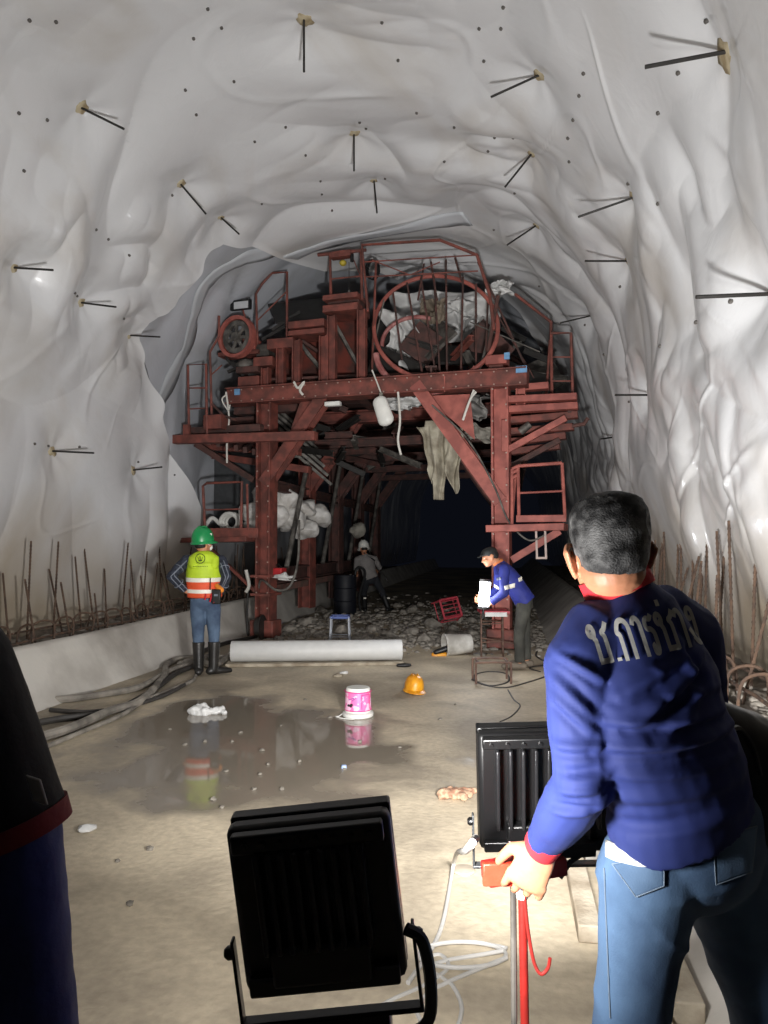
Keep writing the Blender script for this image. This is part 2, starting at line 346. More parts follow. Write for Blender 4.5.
# ------------------------------------------------------------------ floor
def floor_mat():
    m = bpy.data.materials.new('wet_concrete_floor'); m.use_nodes = True; nt = m.node_tree; N, L = nt.nodes, nt.links; b = N['Principled BSDF']
    tc = N.new('ShaderNodeTexCoord')
    def nz(sc, det=6, dist=0.0):
        n = N.new('ShaderNodeTexNoise'); n.inputs['Scale'].default_value = sc; n.inputs['Detail'].default_value = det; n.inputs['Distortion'].default_value = dist; L.new(tc.outputs['Object'], n.inputs['Vector']); return n.outputs['Fac']
    def mth(op, a, b_):
        n = N.new('ShaderNodeMath'); n.operation = op
        for i, v in enumerate((a, b_)):
            if isinstance(v, (int, float)): n.inputs[i].default_value = v
            else: L.new(v, n.inputs[i])
        return n.outputs[0]
    def ramp(f, p0, c0, p1, c1):
        r = N.new('ShaderNodeValToRGB'); r.color_ramp.elements[0].position = p0; r.color_ramp.elements[1].position = p1
        r.color_ramp.elements[0].color = (*c0, 1); r.color_ramp.elements[1].color = (*c1, 1); L.new(f, r.inputs['Fac']); return r.outputs['Color']
    big = nz(.9, 8, .6)
    # pool: distance to the middle of the puddle, ragged by noise
    def pool(c, ra, rb, rot):
        mp = N.new('ShaderNodeMapping'); mp.vector_type = 'TEXTURE'; mp.inputs['Location'].default_value = c; mp.inputs['Rotation'].default_value = (0, 0, rot); mp.inputs['Scale'].default_value = (ra, rb, 1)
        L.new(tc.outputs['Object'], mp.inputs['Vector']); ln = N.new('ShaderNodeVectorMath'); ln.operation = 'LENGTH'; L.new(mp.outputs['Vector'], ln.inputs[0]); return ln.outputs['Value']
    c1 = C(-.95, 5.75, 0); c2 = C(-1.6, 6.7, 0)
    d = mth('MINIMUM', pool(c1, 1.35, 1.55, YAW), pool(c2, .8, 1.3, YAW))
    d = mth('ADD', d, mth('MULTIPLY', mth('SUBTRACT', nz(1.6, 7, .4), .5), 1.5))
    wet = ramp(d, .62, (1, 1, 1), 1.15, (0, 0, 0)); damp = ramp(d, .75, (1, 1, 1), 1.55, (0, 0, 0))
    dry = ramp(big, .38, lin((152, 141, 123)), .64, lin((206, 192, 167)))
    fine = ramp(nz(22, 8), .35, (.86, .86, .86), .65, (1.05, 1.05, 1.05))
    mx = N.new('ShaderNodeMix'); mx.data_type = 'RGBA'; mx.blend_type = 'MULTIPLY'; mx.inputs['Factor'].default_value = 1; L.new(dry, mx.inputs['A']); L.new(fine, mx.inputs['B'])
    m2 = N.new('ShaderNodeMix'); m2.data_type = 'RGBA'; L.new(damp, m2.inputs['Factor']); L.new(mx.outputs['Result'], m2.inputs['A']); m2.inputs['B'].default_value = (*lin((134, 125, 112)), 1)
    L.new(m2.outputs['Result'], b.inputs['Base Color'])
    rg = N.new('ShaderNodeMix'); L.new(wet, rg.inputs['Factor']); rg.inputs['A'].default_value = .62; rg.inputs['B'].default_value = .045; L.new(rg.outputs['Result'], b.inputs['Roughness'])
    bp = N.new('ShaderNodeBump'); bp.inputs['Distance'].default_value = .012
    st = N.new('ShaderNodeMix'); L.new(wet, st.inputs['Factor']); st.inputs['A'].default_value = .3; st.inputs['B'].default_value = .0; L.new(st.outputs['Result'], bp.inputs['Strength'])
    L.new(nz(34, 7), bp.inputs['Height']); L.new(bp.outputs['Normal'], b.inputs['Normal']); return m
fm = MB(); fm.sheet(lambda a, b: Vector((-4.4+5.05*a, -7+53*b, 0)), 60, 400)
fl = fm.build('floor', floor_mat(), sharp=0); fl['kind'] = 'structure'
# sloped concrete kickers with a rebar ledge behind them
CURB = mat('pale_concrete', (206, 202, 194), .75, scale=1.6, rgb2=(164, 158, 150), bump=.2, bscale=18, thr=(.3, .62))
LEDGE = mat('rubbly_concrete', (128, 120, 110), .9, scale=7, rgb2=(86, 80, 72), bump=.8, bscale=14)
def curb(name, prof_, nx=1):
    mb = MB(); ys = [-7+i*.25 for i in range(213)]
    m = len(prof_); vs = []
    for y in ys:
        for k, (x, z) in enumerate(prof_):
            j = .012*float(noise(y*1.3, k*3.1, 0, 2)) if 0 < k < m-1 else 0
            vs.append((x+j, y, z+j))
    fs = [(j*m+k, j*m+k+1, (j+1)*m+k+1, (j+1)*m+k) for j in range(len(ys)-1) for k in range(m-1)]
    mb.add(vs, fs); return mb
o = curb('trim_1', [(-4.35, -.1), (-4.35, .0), (-4.40, .06), (-4.60, .40), (-4.66, .52), (-4.70, .55), (-4.78, .55), (-4.80, .50)]).build('trim_1', CURB); o['kind'] = 'structure'; o['label'] = 'sloping pale concrete kicker along the left wall'
o = curb('trim_2', [(.55, -.1), (.55, .0), (.62, .05), (1.12, .5), (1.22, .585), (1.26, .6), (1.34, .6), (1.36, .55)]).build('trim_2', CURB); o['kind'] = 'structure'; o['label'] = 'sloping pale concrete kicker along the right wall'
def ledge(x0, x1, z, seed):
    def fn(a, b):
        x = x0+(x1-x0)*a; y = 3+30*b; return Vector((x, y, z+.03*float(noise(x*5, y*5, 0, seed))+.045*abs(float(noise(x*13, y*13, 0, seed+1)))))
    return MB().sheet(fn, 14, 480)
o = ledge(-4.79, -5.75, .46, 21).build('trim_3', LEDGE, sharp=0); o['kind'] = 'structure'; o['label'] = 'rubbly ledge behind the left kicker'
o = ledge(1.35, 2.1, .52, 31).build('trim_4', LEDGE, sharp=0); o['kind'] = 'structure'; o['label'] = 'rubbly ledge behind the right kicker'

# ------------------------------------------------------------------ anchor rods through the membrane
PATCH = mat('tan_sealing_patch', (186, 174, 146), .7, scale=9, rgb2=(146, 130, 100))
side_word = {}
for i, (ft, tip, rad, where, grp) in enumerate(RODS):
    sv = ROD_SV[i]
    if not sv: continue
    s, y = sv; x, z, n = prof(s); d = float(fold(np.array([s]), np.array([y]), 3)[0])
    base = Vector((x+n[0]*d, y, z+n[1]*d)); nn = Vector((n[0], 0, n[1]))
    # the tip lies where its pixel ray comes nearest to a rod sticking out roughly square to the lining
    ln = .52 if i not in (11, 18) else .5
    r = ray(*tip).normalized(); best = None
    for k in range(60):
        q = EYE+r*((base-EYE).length*(.72+.28*k/59*1.15)); dist = (q-base).length; sc = abs(dist-ln)+.25*(1-(q-base).normalized().dot(nn))
        if best is None or sc < best[0]: best = (sc, q)
    dv = (best[1]-base).normalized(); tipw = base+dv*min((best[1]-base).length, .75)
    t = thing('anchor_rod', 'dark steel anchor rod jutting %s' % where, 'anchor rod', base, 'anchor rods through the membrane')
    MB().tube([base-dv*.06, tipw], .012 if i not in (11, 18) else .014, 8).build('rod', DARK, t)
    a1 = nn.orthogonal().normalized(); a2 = nn.cross(a1); pm = MB(); c = base+nn*.004; ring = []
    N_ = 18
    for k in range(N_):
        a = 2*math.pi*k/N_; rr = rad*(.72+.4*float(noise(i*3.1+math.cos(a)*1.3, math.sin(a)*1.3, 0, 4)))
        ring.append((c+(a1*math.cos(a)+a2*math.sin(a))*rr, c+(a1*math.cos(a)+a2*math.sin(a))*rr*.55+nn*.003))
    vs = [p[0]-nn*.03 for p in ring]+[p[0] for p in ring]+[p[1] for p in ring]+[c+nn*.004]
    fs = []
    for k in range(N_):
        j = (k+1) % N_
        fs += [(k, j, N_+j, N_+k), (N_+k, N_+j, 2*N_+j, 2*N_+k), (2*N_+k, 2*N_+j, 3*N_)]
    pm.add(vs, fs).build('sealing_patch', PATCH, t, sharp=0)
# ------------------------------------------------------------------ little fixing discs
DOT = mat('grey_fixing_disc', (92, 88, 84), .5)
dots = [(48, 10), (21, 9), (207, 6), (221, 26), (193, 37), (183, 85), (232, 75), (193, 108), (11, 106), (41, 114), (10, 161), (85, 222), (102, 235), (120, 249), (172, 195), (54, 285), (72, 294), (158, 301), (284, 120), (252, 134), (303, 142), (330, 201), (360, 113), (366, 127), (318, 168), (319, 181), (257, 194), (386, 165),
        (383, 17), (504, 6), (480, 27), (502, 27), (400, 52), (486, 57), (592, 65), (588, 87), (582, 111), (576, 130), (577, 154), (460, 113), (450, 145), (493, 142), (500, 128), (515, 135), (521, 184), (498, 222), (663, 110), (683, 70), (634, 180), (675, 196), (628, 283), (30, 444), (50, 446), (139, 462), (169, 475), (689, 343), (724, 320), (638, 401), (617, 350), (590, 322), (545, 280), (751, 300), (142, 330), (115, 315), (200, 290), (205, 320), (75, 447), (610, 424), (700, 25), (420, 100)]
proto = None
for (px, py) in dots:
    sv = find_wall(px, py)
    if not sv or sv[1] > float(end_y(sv[0]))-.1: continue
    s, y = sv; x, z, n = prof(s); d = float(fold(np.array([s]), np.array([y]), 3)[0]); nn = Vector((n[0], 0, n[1])); b = Vector((x, y, z))+nn*(d+.012)
    q = nn.to_track_quat('Z', 'Y').to_euler()
    if proto is None:
        proto = MB().lathe([(.016, -.02), (.016, .003), (.012, .007), (.006, .010)], (0, 0, 0), n=14).build('fixing_disc', DOT); proto.location = b; proto.rotation_euler = q
        tag(proto, 'small grey disc fixing the white membrane', 'fixing disc', 'small discs fixing the membrane')
    else: dup(proto, b, q)

# ------------------------------------------------------------------ starter bars
def bars(side, label, group, spec):
    pr = None
    for (x, y, z0, h, lx, ly) in spec:
        if pr is None:
            m = MB(); m.tube([(0, 0, 0), (0, 0, 1)], .009, 7)
            for k in range(26): m.tube([(0, 0, .02+k*.037), (0, 0, .032+k*.037)], .0115, 7)
            pr = m.build('starter_bar', RUST); o = pr; tag(o, label, 'rebar', group); o.location = (x, y, z0)
        else: o = dup(pr, (x, y, z0))
        o.rotation_euler = (-ly, lx, 0); o.scale = (1.15, 1.15, h)
rr = random.Random(5); sp = []
for i in range(34):
    y = 6.3+i*.33+rr.uniform(-.07, .07); sp.append((-5.35+rr.uniform(-.04, .04), y, .46, rr.uniform(.75, 1.15), rr.uniform(-.2, .14), rr.uniform(-.2, .15)))
    if i % 2 == 0: sp.append((-5.0+rr.uniform(-.08, .08), y+.15, .46, rr.uniform(.5, .85), rr.uniform(-.4, .1), rr.uniform(-.35, .3)))
bars(-1, 'rusty starter bar rising from the ledge along the left wall', 'starter bars along the left wall', sp)
sp = []
for i in range(34):
    y = 4.3+i*.33+rr.uniform(-.06, .06); sp.append((1.68+rr.uniform(-.03, .03), y, .5, rr.uniform(1.1, 1.38), rr.uniform(-.02, .10), rr.uniform(-.06, .1)))
    if i % 2 == 0: sp.append((1.46+rr.uniform(-.05, .05), y+.16, .5, rr.uniform(.6, 1.15), rr.uniform(.0, .3), rr.uniform(-.3, .3)))
bars(1, 'rusty starter bar rising from the ledge along the right wall', 'starter bars along the right wall', sp)
for (x, z, lb) in ((-4.9, .56, 'long level rebar lying along the left ledge, at its front'), (-5.2, .6, 'long level rebar along the left ledge, at its back'), (1.43, .64, 'long level rebar lying along the right ledge, at its front'), (1.62, .68, 'long level rebar along the right ledge, at its back')):
    o = MB().tube([(x+.02*math.sin(k), 4+k*.8, z+.015*math.sin(k*1.7)) for k in range(16)], .012, 7).build('rebar', RUST, loc=(x, 4, z)); tag(o, lb, 'rebar', 'level bars on the ledges')
# bent ties leaning on the ledge front: hoops
hp = None
for i in range(22):
    y = 6.6+i*.36; q = MB()
    for sx, x in ((0, -4.88),):
        if hp is None:
            hp = q.tube(spline([(0, 0, 0), (.02, .0, .2), (-.06, 0, .27), (-.2, 0, .22), (-.24, 0, .0)], 5), .011, 7).build('stirrup', RUST); tag(hp, 'bent steel stirrup sticking out of the left ledge', 'rebar', 'stirrups on the left ledge'); hp.location = (x, y, .47)
        else: dup(hp, (x, y, .47), (rr.uniform(-.3, .3), rr.uniform(-.2, .2), rr.uniform(-.5, .5)))
hq = None
for i in range(16):
    y = 3.9+i*.4
    if hq is None: hq = dup(hp, (1.58, y, .53), (0, 0, .2), 'bent steel stirrup sticking out of the right ledge', None, 'stirrups on the right ledge')
    else: dup(hq, (1.58+rr.uniform(-.05, .05), y, .53), (rr.uniform(-.3, .3), rr.uniform(-.2, .2), rr.uniform(-.6, .6)))

# ------------------------------------------------------------------ welded seams: shiny doubled strips of sheet
SEAM = membrane('clear_seam', (204, 208, 213), (180, 184, 188), .14)
def seam(pix, wd, label, off=.1):
    q = [find_wall(*p) for p in pix]; q = [v for v in q if v]; pts = spline([(a, b, 0) for a, b in q], 10); vs = []
    for i, p in enumerate(pts):
        t = (pts[min(i+1, len(pts)-1)]-pts[max(i-1, 0)]).normalized(); nrm_ = Vector((-t.y, t.x, 0))
        for e in (-1, -.35, .35, 1):
            c = p+nrm_*(wd*e*(1+.3*float(noise(i*.3, e, 0, 3)))); far_ = c.y > float(end_y(c.x))-.02; x, z, n = prof(c.x, .14 if far_ else 0); dd = float((fold(np.array([c.x]), np.array([c.y]), 9, .4) if far_ else fold(np.array([c.x]), np.array([c.y]), 3))[0])+.012+off+.006*(1-e*e)+.004*float(noise(i*.9, e*2, 0, 8)); vs.append(Vector((x+n[0]*dd, c.y, z+n[1]*dd)))
    fs = [(i*4+k, i*4+k+1, (i+1)*4+k+1, (i+1)*4+k) for i in range(len(pts)-1) for k in range(3)]
    o = MB().add(vs, fs).build('membrane_strip', SEAM, loc=vs[0], sharp=0, solid=.004); tag(o, label, 'plastic strip')
seam([(156, 416), (186, 363), (200, 322), (215, 284), (270, 256), (330, 232), (400, 216), (470, 210)], .16, 'shiny plastic strip arching over the gantry from left to crown', .0)
seam([(140, 340), (150, 385), (166, 445), (184, 505), (202, 552)], .05, 'shiny folded edge of the hanging sheet left of the gantry', .01)
# ------------------------------------------------------------------ red formwork gantry (rolls on rails: one thing)
GO = Vector((-2.1, 11.5, 0))
gan = thing('formwork_gantry', 'big rusty red steel formwork gantry spanning the tunnel', 'gantry', GO)
Y3 = Vector((0, 1, 0))
def V(x, y, z): return Vector((x, y, z))
def ib(name, a, b, w, h, m=RED, up=(0, 0, 1), par=gan, t=.03):
    return MB().ibeam(a, b, w, h, up, t).build(name, m, par)
def ub(name, a, b, w, h, m=RED, up=(0, 0, 1), par=gan, bevel=0):
    return MB().bar(a, b, w, h, up).build(name, m, par, bevel=bevel)
BOLT = mat('worn_bolt_steel', (176, 150, 138), .5, metal=.3)
# portal frames, one behind another
pl0, pr0 = F(262, 392), F(497, 388)
zb = 4.02
xl, xr = -4.0, -.13
for k in range(5):
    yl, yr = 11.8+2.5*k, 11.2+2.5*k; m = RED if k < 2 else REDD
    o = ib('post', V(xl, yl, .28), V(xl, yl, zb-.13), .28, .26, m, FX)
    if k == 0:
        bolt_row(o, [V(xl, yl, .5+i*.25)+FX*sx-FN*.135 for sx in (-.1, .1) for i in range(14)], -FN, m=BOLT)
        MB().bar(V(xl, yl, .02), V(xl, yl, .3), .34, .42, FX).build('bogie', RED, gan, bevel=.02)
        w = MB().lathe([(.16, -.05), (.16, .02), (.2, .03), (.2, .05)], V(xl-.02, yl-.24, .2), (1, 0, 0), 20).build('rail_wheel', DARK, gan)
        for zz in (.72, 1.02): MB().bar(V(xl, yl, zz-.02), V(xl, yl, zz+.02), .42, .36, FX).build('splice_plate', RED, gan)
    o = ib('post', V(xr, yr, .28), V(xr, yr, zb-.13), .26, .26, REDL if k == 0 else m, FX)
    if k == 0:
        bolt_row(o, [V(xr, yr, .5+i*.24)+FX*sx-FN*.135 for sx in (-.1, .1) for i in range(15)], -FN, m=BOLT); MB().bar(V(xr, yr, .02), V(xr, yr, .3), .34, .42, FX).build('bogie', RED, gan, bevel=.02)
    # diagonal braces at the knees
    yo = V(0, 2.5*k, 0)
    a, b = V(xl-.02, yl+.01, 2.55), V(-2.92, yl-.14, zb-.0); ib('knee_brace', a, b, .20, .24, m, FX.cross(Vector((0, 0, 1))), t=.028)
    if k < 1:
        a, b = V(xr+.0, yr+.01, 2.18), V(-1.42, yr+.17, zb-.0); ib('knee_brace', a, b, .20, .28, REDL, FX.cross(Vector((0, 0, 1))), t=.028)
    else:
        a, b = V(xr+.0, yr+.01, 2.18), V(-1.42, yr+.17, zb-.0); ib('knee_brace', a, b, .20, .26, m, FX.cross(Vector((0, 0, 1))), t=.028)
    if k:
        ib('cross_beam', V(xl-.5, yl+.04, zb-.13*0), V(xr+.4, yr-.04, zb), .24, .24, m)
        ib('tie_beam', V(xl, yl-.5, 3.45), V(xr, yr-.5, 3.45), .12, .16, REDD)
# front beam: a heavy box girder
bl, br = F(231, 398), F(528, 378)
fb = MB().bar(bl, br, .30, .24).build('front_beam', RED, gan, bevel=.006)
bolt_row(fb, [bl.lerp(br, (i+.5)/26)+V(0, 0, s*.095)-FN*.15 for i in range(26) for s in (-1, 1)], -FN, .013, m=BOLT)
for s in (-1, 1): MB().bar(bl-FN*.02+V(0, 0, s*.125), br-FN*.02+V(0, 0, s*.125), .36, .02).build('flange', RED, fb)
BLUE = mat('blue_tape', (120, 170, 215), .5)
for (px, py, w) in ((242, 395, .1), (523, 373, .16)): MB().box(F(px, py)-FN*.16+V(0, 0, .02), (w/2, .012, .05), (FX, FN, UP)).build('blue_tag', BLUE, fb)
MB().box(F(447, 386)-FN*.15, (.01, .012, .12), (FX, FN, UP)).build('stiffener', REDL, fb)
# gusset plates under the beam
for (p0, p1, p2, m) in (((300, 402), (330, 400), (290, 432), RED), ((425, 396), (470, 394), (475, 440), REDL)):
    MB().add([F(*p0), F(*p1), F(*p2), F(*p0, .03), F(*p1, .03), F(*p2, .03)], [(0, 1, 2), (3, 5, 4), (0, 3, 4, 1), (1, 4, 5, 2), (2, 5, 3, 0)]).build('gusset', m, gan)
# longitudinal members
for (x, z, w, h) in ((xl, 1.0, .2, .26), (xl, 2.55, .14, .18), (xl, zb+.05, .24, .26), (xr, zb+.05, .24, .26), (xr, 2.35, .14, .18), (-2.6, zb+.2, .18, .2), (-1.2, zb+.2, .18, .2), (-3.3, zb+.2, .18, .2)):
    y0 = 11.8 if x < -2 else 11.2
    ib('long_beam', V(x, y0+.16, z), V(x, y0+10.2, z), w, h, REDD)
# slanting grey props between the left posts
for k in range(4):
    a = V(xl+.18, 12.35+2.5*k, 1.15); b = V(xl+.35, 13.7+2.5*k, 3.95)
    MB().tube([a, b], .045, 10).build('prop', STEEL, gan)
# deck sheets over the frames
for i in range(9):
    y = 12.0+i*1.15; MB().box(V(-2.05, y+.5, zb+.32), (1.95, .56, .02)).build('deck_plate', REDD, gan)
# ---- stepped supports of the arch form on the left
def rectbox(name, x0, y0, x1, y1, k, dep, m=RED, par=gan, bevel=.006):   # upright box filling a pixel rectangle on the front plane, k behind it
    xm, ym = (x0+x1)/2, (y0+y1)/2; c = F(xm, ym, k+dep/2); w = (F(x1, ym, k)-F(x0, ym, k)).length; h = abs(F(xm, y0, k).z-F(xm, y1, k).z)
    return MB().box(c, (w/2, dep/2, h/2), (FX, FN, UP)).build(name, m, par, bevel=bevel)
def hpost(name, px, y0, y1, k, w=.12, m=RED):
    a, b = F(px, y1, k), F(px, y0, k); b = V(a.x, a.y, b.z); return ib(name, a, b, w, .14, m, FX, t=.022)
for (px, y0, y1) in ((266, 368, 388), (281, 348, 386), (297, 340, 386), (332, 316, 384), (362, 310, 382), (324, 336, 384)): hpost('stub_post', px, y0, y1, .05)
for (x0, y0, x1, y1, dp) in ((242, 378, 263, 388, .3), (258, 359, 277, 368, .35), (272, 341, 298, 351, .4), (294, 324, 330, 331, .5), (294, 333, 330, 338, .5), (329, 299, 364, 304, .6), (329, 309, 364, 316, .6)): rectbox('step_channel', x0, y0, x1, y1, .0, dp)
for (x0, y0, x1, y1) in ((298, 331, 327, 334), (331, 303, 362, 310)): rectbox('step_web', x0, y0, x1, y1, .12, .3, REDD)
# curved form skin: the left half of the arch still stands, plate by plate
def arcplate(a0, a1, y0, y1, rad, c=(-2.05, 3.05), th=.03, m=REDD, name='form_plate'):
    n = 8; vs = []
    for rr_ in (rad, rad-th):
        for y in (y0, y1):
            for i in range(n+1):
                a = a0+(a1-a0)*i/n; vs.append(V(c[0]+rr_*math.sin(a), y, c[1]+rr_*math.cos(a)))
    N1 = n+1; fs = []
    for i in range(n): fs += [(i, i+1, N1+i+1, N1+i), (2*N1+i, 3*N1+i, 3*N1+i+1, 2*N1+i+1), (i, 2*N1+i, 2*N1+i+1, i+1), (N1+i, N1+i+1, 3*N1+i+1, 3*N1+i)]
    fs += [(0, N1, 3*N1, 2*N1), (n, 2*N1+n, 3*N1+n, N1+n)]
    return MB().add(vs, fs).build(name, m, gan)
for j in range(5):
    for i in range(4):
        a0 = R(-88+i*17); arcplate(a0, a0+R(16.5), 12.6+j*1.9, 14.45+j*1.9, 2.5, m=REDD if (i+j) % 3 else DARK)
for j in range(8): arcplate(R(-85), R(-22), 12.55+j*1.2, 12.65+j*1.2, 2.58, th=.14, m=RED if j < 2 else REDD, name='form_rib')
for j in range(5): arcplate(R(52), R(92), 12.6+j*1.9, 14.4+j*1.9, 2.35, m=REDD)
# dark inner panels seen between the stubs
for (x0, y0, x1, y1) in ((299, 338, 329, 382), (336, 318, 360, 380), (268, 352, 296, 384)): rectbox('rust_panel', x0, y0, x1, y1, .75, .03, mat('rust_panel_red', (112, 48, 36), .7, scale=4, rgb2=(70, 40, 34)))
# grey roof plate leaning between the railing and the steps
MB().add([F(268, 304, .9), F(332, 297, .9), F(330, 318, .3), F(276, 322, .3), F(268, 306, .9), F(332, 299, .9), F(330, 320, .3), F(276, 324, .3)], [(0, 1, 2, 3), (7, 6, 5, 4), (0, 4, 5, 1), (1, 5, 6, 2), (2, 6, 7, 3), (3, 7, 4, 0)]).build('roof_plate', DARK, gan)
# slanting tubes and angles among the steps
for i, (a, b, w, m) in enumerate((((302, 346), (332, 383), .1, STEEL), ((336, 326), (358, 366), .08, STEEL), ((306, 352), (326, 376), .05, STEEL), ((272, 330), (300, 312), .05, DARK), ((262, 340), (296, 320), .04, DARK), ((300, 340), (318, 352), .07, REDD))):
    MB().bar(F(*a, .3), F(*b, .5), w, .05).build('loose_angle', m, gan)
# ---- railings
def rail(name, pix, k=.0, r=.022, m=RED, mids=(), par=gan, dpt=None):
    pts = [F(*p, k if dpt is None else dpt[i]) for i, p in enumerate(pix)]
    q = MB(); q.tube(pts, r, 8)
    for (a, b, rr_) in mids: q.tube([F(*a, k), F(*b, k)], rr_, 6)
    return q.build(name, m, par)
rail('railing', [(189, 438), (188, 365), (206, 364), (207, 438)], -.5, mids=(((189, 388), (207, 388), .012), ((189, 409), (207, 408), .012)))
rail('railing', [(212, 428), (210, 352), (219, 336), (219, 316)], -.35, mids=(((211, 375), (222, 365), .012),))
rail('railing', [(212, 404), (224, 416), (236, 420)], -.35, m=REDD)
rail('railing', [(258, 356), (256, 294), (262, 284), (272, 273), (287, 272), (287, 342)], .2, mids=(((256, 322), (288, 290), .012),))
rail('railing', [(331, 300), (330, 253), (361, 250), (362, 300)], .15, mids=(((331, 279), (362, 276), .014), ((352, 256), (362, 280), .008)), r=.026)
rail('railing', [(318, 255), (366, 250)], .1, r=.03)
top = rail('railing', [(368, 312), (362, 245), (440, 240), (477, 255), (490, 296), (494, 330)], .0, r=.026, mids=(((363, 262), (477, 255), .011), ((364, 277), (478, 271), .011), ((372, 260), (410, 275), .009), ((410, 275), (440, 262), .009)))
rail('railing', [(515, 294), (551, 322), (552, 404)], .4, r=.024)
rail('railing', [(551, 333), (571, 333), (573, 406)], .2, r=.024, mids=(((552, 357), (572, 357), .011), ((552, 381), (572, 381), .011)))
rail('railing', [(546, 400), (550, 340)], .6, r=.02)
# hoist motor box under the small top gate
HO = rectbox('hoist_bracket', 331, 252, 352, 258, .05, .15, RED)
MB().ell(F(343, 263, .12), (.06, .06, .05)).build('hoist_motor', mat('yellow_motor', (190, 170, 60), .5), gan); MB().lathe([(.03, -.06), (.03, .06)], F(352, 258, .1), (0, 0, 1), 12).build('hoist_drum', BLACK, gan)
MB().tube([F(349, 262, .12), F(349, 292, .12)], .006, 6).build('hoist_rope', DARK, gan); MB().lathe([(.008, .07), (.03, .02), (.04, -.03), (.01, -.05)], F(349, 294, .12), (0, 0, 1), 12).build('hoist_hook', STEEL, gan)
# ---- big hooped cage in the middle
cg = MB(); cc = (436, 326)
def ell_px(cx, cy, rx, ry, a, k): return F(cx+rx*math.cos(a), cy-ry*math.sin(a), k)
pts = [ell_px(436, 328, 62, 52, R(i*5), .25+.35*math.sin(R(i*5))) for i in range(72)]
hoop = cg.tube(pts, .034, 8, closed=True).build('cage_hoop', REDL, gan)
pts = [ell_px(428, 352, 52, 40, R(-178+i*6), .05) for i in range(27)]
MB().tube(pts, .05, 8).build('cage_hoop', mat('faded_pink_paint', (176, 120, 116), .6, rgb2=(140, 78, 74)), gan)
pts = [ell_px(418, 345, 36, 28, R(70+i*7), .5) for i in range(20)]
MB().tube(pts, .035, 8).build('cage_hoop', mat('faded_pink_paint', (176, 120, 116)), gan)
for (x0, y0, x1, y1) in ((393, 292, 402, 360), (407, 283, 422, 372), (421, 279, 436, 376), (434, 277, 440, 376), (446, 276, 447, 374), (463, 277, 461, 370), (476, 284, 476, 362), (488, 300, 486, 350), (431, 262, 437, 300), (424, 264, 418, 300), (446, 260, 446, 285), (455, 258, 462, 282)):
    MB().tube([F(x0, y0, .5), F(x1, y1, .15)], .017, 6).build('cage_bar', REDD, gan)
# struts and wires round the cage
for (a, b, r_, m, k) in (((498, 296), (488, 352), .03, REDD, .3), ((500, 292), (480, 370), .022, STEEL, .35), ((478, 262), (528, 372), .018, REDD, .4), ((470, 322), (540, 352), .01, STEEL, .3), ((492, 305), (534, 378), .012, REDD, .5), ((376, 262), (372, 372), .02, RED, .3), ((384, 300), (374, 345), .012, STEEL, .3)):
    MB().tube([F(*a, k), F(*b, k-.1)], r_, 7).build('strut', m, gan)
# ---- left wing: stacked channels on the cantilever
for i, (a, b, k) in enumerate((((168, 440), (316, 436), -.5), ((186, 432), (262, 428), -.25), ((196, 446), (300, 452), .6), ((205, 424), (256, 420), .5), ((214, 456), (310, 470), .9), ((236, 412), (300, 408), .4))):
    MB().bar(F(*a, k), F(*b, k), .16, .12 if i else .14).build('wing_channel', RED if i % 2 == 0 else REDD, gan, bevel=.006)
for i in range(7): MB().bar(F(200+i*9, 440+i*2, .1), F(226+i*9, 432, 2.2), .07, .1).build('wing_joist', REDD, gan)
MB().bar(F(187, 440, -.5), F(187, 425, -.5), .1, .1).build('wing_bracket', RED, gan); rectbox('wing_box', 208, 416, 226, 430, -.5, .3)
MB().bar(F(196, 444, .2), F(254, 480, .3), .08, .1).build('wing_strut', REDD, gan)
# ---- right wing
for i, (x0, y0, x1, y1, k) in enumerate(((508, 400, 577, 397, .0), (508, 410, 578, 406, .05), (508, 421, 578, 415, .2), (510, 432, 574, 427, .35), (512, 442, 566, 436, .5), (512, 452, 560, 446, .7), (524, 388, 549, 386, .2), (506, 376, 524, 376, .3), (506, 386, 520, 386, .3))):
    MB().bar(F(x0, y0, k), F(x1, y1, k), .18, .1).build('wing_channel', REDL if i in (0, 1, 6) else RED, gan, bevel=.006)
for i in range(6): MB().bar(F(520+i*10, 400+i*2, .1), F(514+i*6, 420, 2.2), .07, .09).build('wing_joist', REDD, gan)
MB().bar(F(508, 450, -.05), F(566, 418, -.05), .08, .09).build('wing_strut', REDL, gan); MB().bar(F(508, 468, .3), F(560, 440, .3), .07, .08).build('wing_strut', REDD, gan)
hpost('stub_post', 521, 380, 410, .1, .12, REDL); rectbox('wing_bracket', 502, 420, 508, 452, -.12, .1, REDL)
rectbox('step_channel', 487, 357, 508, 366, -.05, .3, REDL); rectbox('step_web', 490, 366, 504, 374, .0, .2, RED)
MB().box(F(507, 356, -.06), (.04, .02, .05), (FX, FN, UP)).build('blue_tag', BLUE, gan)
MB().tube([F(572, 426, .1), F(584, 424, .1), F(588, 418, .1)], .03, 8).build('pipe_stub', REDD, gan)
MB().tube([F(520, 432, .1), F(530, 424, .1)], .06, 10).build('jack', STEEL, gan)
